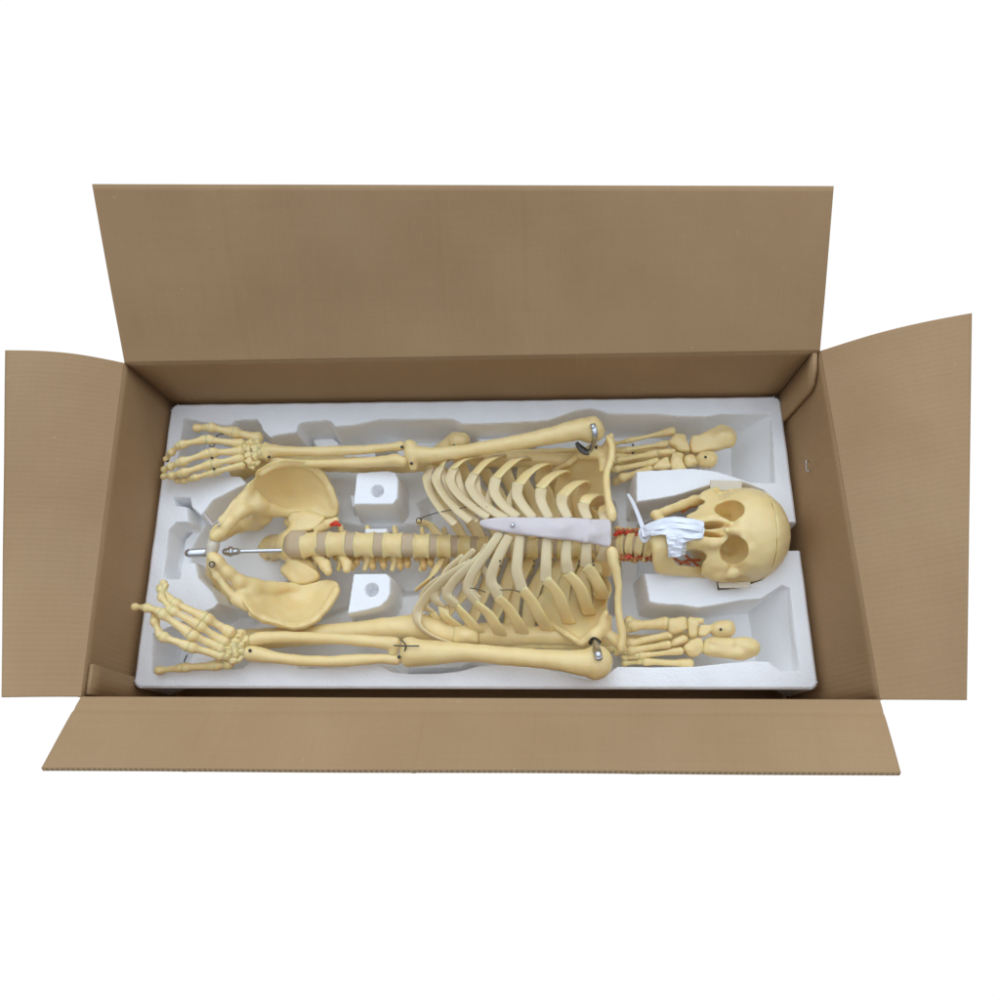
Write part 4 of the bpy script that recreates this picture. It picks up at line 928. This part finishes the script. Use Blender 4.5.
# lower foot
meta((665, 623.5, -.014), (632, 625.5, -.026), 6.4, 5.6, LL); lump('toe_bone', [(629, 621, -.026, 5), (629.5, 628, -.030, 5.4)], LL)
meta((669, 635, -.012), (629, 643.5, -.028), 3.8, 4.0, LL)
meta((668, 644.5, -.010), (629, 651, -.026), 3.8, 3.8, LL)
meta((680, 651, -.008), (639, 655.8, -.024), 3.8, 3.0, LL)
meta((689, 663.5, -.012), (644, 661.5, -.026), 4.6, 3.6, LL)
for a, c in (((627, 643.5, -.03), (616, 645, -.045)), ((627, 651.5, -.028), (616, 653, -.043)), ((637, 656, -.024), (624, 658, -.034)), ((642, 661.5, -.026), (624, 663.5, -.036))): meta(a, c, 3.0, 2.6, LL, 'toe_bone')
slab('tarsal', [(668, 619.8), (676, 618), (684.8, 618), (686.4, 624), (686.2, 630), (673.6, 634.4), (668, 630.8)], -0.008, 0.0075, LL)
slab('tarsal', [(687.4, 618.8), (695, 618), (702, 619), (703, 623), (697.6, 626), (696.4, 636), (688, 636.6)], -0.008, 0.0075, LL)
slab('tarsal', [(672, 640), (678, 636.5), (683, 635.2), (687.6, 639.6), (684.4, 643.2), (672, 646.4)], -0.008, 0.0075, LL)
slab('tarsal', [(682.8, 647.6), (687, 643), (691.4, 640), (701.6, 638.6), (702.4, 652), (692.8, 657.6), (686.6, 653.8)], -0.008, 0.0075, LL)
slab('calcaneus', [(704,640.5),(712,638.5),(722,637.8),(733,638.6),(748.8,638),(756,644.4),(756.8,652.4),(750.4,657),(740.8,660),(721.6,656.6),(703.4,654)], -.009, .0085, LL, [[(746, 647, -.006, 8.2), (751, 647.5, -.006, 7.6)], [(712, 650, -.004, 5), (738, 654, -.004, 4.4)], [(714, 642, -.003, 4.2), (730, 643, -.003, 4)]])
slab('talus', [(698.6,628),(704,625),(715,624.6),(721.6,621.4),(732.4,622.8),(733.2,634.6),(724,636.6),(714.6,636),(710,632.6),(705.6,636.6),(698.4,636)], -.004, .0080, LL, [[(720, 628.5, .0, 6.6), (727, 628.5, .0, 6)]])
for p, par in (((705.5, 457, .009), LU), ((720.8, 629.5, .0145), LL), ((633, 445, -.026), LU), ((633, 453, -.026), LU), ((454, 445.5, .0), LU)):
    Bone(.0006, 0).ell(P(*p), (.0022, .0022, .0016)).obj('screw', M_DARK, par)
print('legs', time.time() - T0)

# ------------------------------------------------------------------ plastic film wrapped over the teeth, and its strap
def wrk(x, y):
    o = P(672, 528)
    X_, Y_ = x - o[0], y - o[1]
    return .0009 * np.sin(Y_ * 620 + 5 * np.sin(X_ * 45 + 1) + X_ * 40) * (.55 + .45 * np.sin(X_ * 60 + Y_ * 90)) + .0004 * np.sin(Y_ * 1050 - X_ * 130 + 2 * np.sin(X_ * 110)) + .0003 * np.sin(X_ * 420 + Y_ * 90) * (Y_ < -.008)
    return .0016 * np.sin(Y_ * 900 + 22 * np.sin(X_ * 45) + X_ * 60) * (.5 + .5 * np.sin(X_ * 70 + Y_ * 150)) + .0011 * np.sin(Y_ * 1500 + X_ * 210 + 3 * np.sin(X_ * 200)) + .0008 * np.sin(X_ * 900 + Y_ * 300)
b = Bone(.0007, 0)
b.plate([(703, 523, .080), (690, 518.5, .078), (674, 516.3, .070), (667, 518, .070), (650, 522.5, .066), (643.5, 527, .060), (644.5, 538, .058), (651, 534.5, .070), (664, 534.5, .079), (666.5, 540, .081), (668, 549, .076), (671, 556.5, .070), (676, 557.5, .070), (682, 555, .072), (684, 543, .082), (703, 537, .082)],
        [(684, 528, .084), (670, 527, .079), (656, 528, .072)], .0005, smooth=2, wr=wrk)
wrap = b.obj('plastic_film', M_FILM, None)
tag(wrap, 'crumpled white plastic film wrapped over the teeth of the skull', 'plastic wrap')
for q in ([(704, 524.5, .083), (692, 522, .084), (676, 520, .079), (660, 522, .074), (648, 526, .064)], [(703, 530, .085), (690, 527, .088), (674, 526, .083), (658, 527, .076), (646, 531, .064)],
          [(703, 535.5, .084), (692, 536, .087), (678, 534, .085), (664, 532, .080), (650, 533.5, .070)], [(680, 537, .086), (679, 544, .081), (677, 551, .075), (675, 557, .068)], [(673, 536, .085), (671.5, 544, .079), (671, 551, .073), (671.5, 557, .066)]):
    st_ = child('film_strip', sweep([P(*p) for p in q], [.0042, .0050, .0046, .0050, .0040][:len(q)], .0004, n=26, k=8, up=lambda p: (math.sin(p[0] * 300) * .25, math.sin(p[0] * 170 + p[1] * 90) * .35, 1)), M_FILM, None)
    st_.parent = wrap
strap = child('film_strap', sweep([P(628, 494, .0), P(633, 503, .018), (P(639, 517, .042)), P(643, 528, .056), P(646, 536, .060)], [.0028, .0032, .0034, .004, .006], .0008, n=30, k=8), M_FILM, None)
strap.parent = wrap
strap2 = child('film_strap', sweep([P(643, 527, .058), P(641, 533, .054), P(644, 541, .050), P(650, 536, .06)], [.002, .004, .003, .003], .0012, n=30, k=8), M_FILM, None)
strap2.parent = wrap

# ------------------------------------------------------------------ light
SKY_LO = (.28, .30, .335, 1); SKY_HI = (1.50, 1.72, 1.99, 1)
w = bpy.data.worlds.new('World'); sc.world = w; w.use_nodes = True
nt = w.node_tree; bg = nt.nodes['Background']; bg.inputs['Strength'].default_value = 1.0
tc = nt.nodes.new('ShaderNodeTexCoord')
def dotmap(vec, f0, f1, t0, t1):
    d = nt.nodes.new('ShaderNodeVectorMath'); d.operation = 'DOT_PRODUCT'; d.inputs[1].default_value = vec; nt.links.new(tc.outputs['Generated'], d.inputs[0])
    m = nt.nodes.new('ShaderNodeMapRange'); m.interpolation_type = 'SMOOTHSTEP'
    for k, v in zip(('From Min', 'From Max', 'To Min', 'To Max'), (f0, f1, t0, t1)): m.inputs[k].default_value = v
    nt.links.new(d.outputs['Value'], m.inputs['Value']); return m.outputs['Result']
# pale sky, brightest high up behind the box; white all round below the horizon
sky = nt.nodes.new('ShaderNodeMix'); sky.data_type = 'RGBA'; sky.inputs['A'].default_value = SKY_LO; sky.inputs['B'].default_value = SKY_HI
nt.links.new(dotmap((0, .37, .929), .35, 1.0, 0, 1), sky.inputs['Factor'])
mixw = nt.nodes.new('ShaderNodeMix'); mixw.data_type = 'RGBA'; mixw.inputs['B'].default_value = (1.02, 1.02, 1.02, 1)
nt.links.new(sky.outputs['Result'], mixw.inputs['A']); nt.links.new(dotmap((0, 0, 1), -.02, .03, 1, 0), mixw.inputs['Factor'])
nt.links.new(mixw.outputs['Result'], bg.inputs['Color'])
ld = bpy.data.lights.new('softbox', 'AREA'); ld.shape = 'SQUARE'; ld.size = 1.5; ld.energy = 6; ld.color = (.92, .98, 1.0)  # weak area light added for soft directional highlights, no such lamp known
lo = bpy.data.objects.new('softbox', ld); col.objects.link(lo); lo.location = (-.15, 1.75, 1.95)
lo.rotation_euler = (-.74, 0, 0)
sc.view_settings.view_transform = 'Standard'; sc.view_settings.look = 'None'; sc.view_settings.exposure = 0; sc.view_settings.gamma = 1
sc.view_settings.use_curve_mapping = False
sc.cycles.max_bounces = 8; sc.cycles.diffuse_bounces = 5
print('done', time.time() - T0, len(sc.objects))
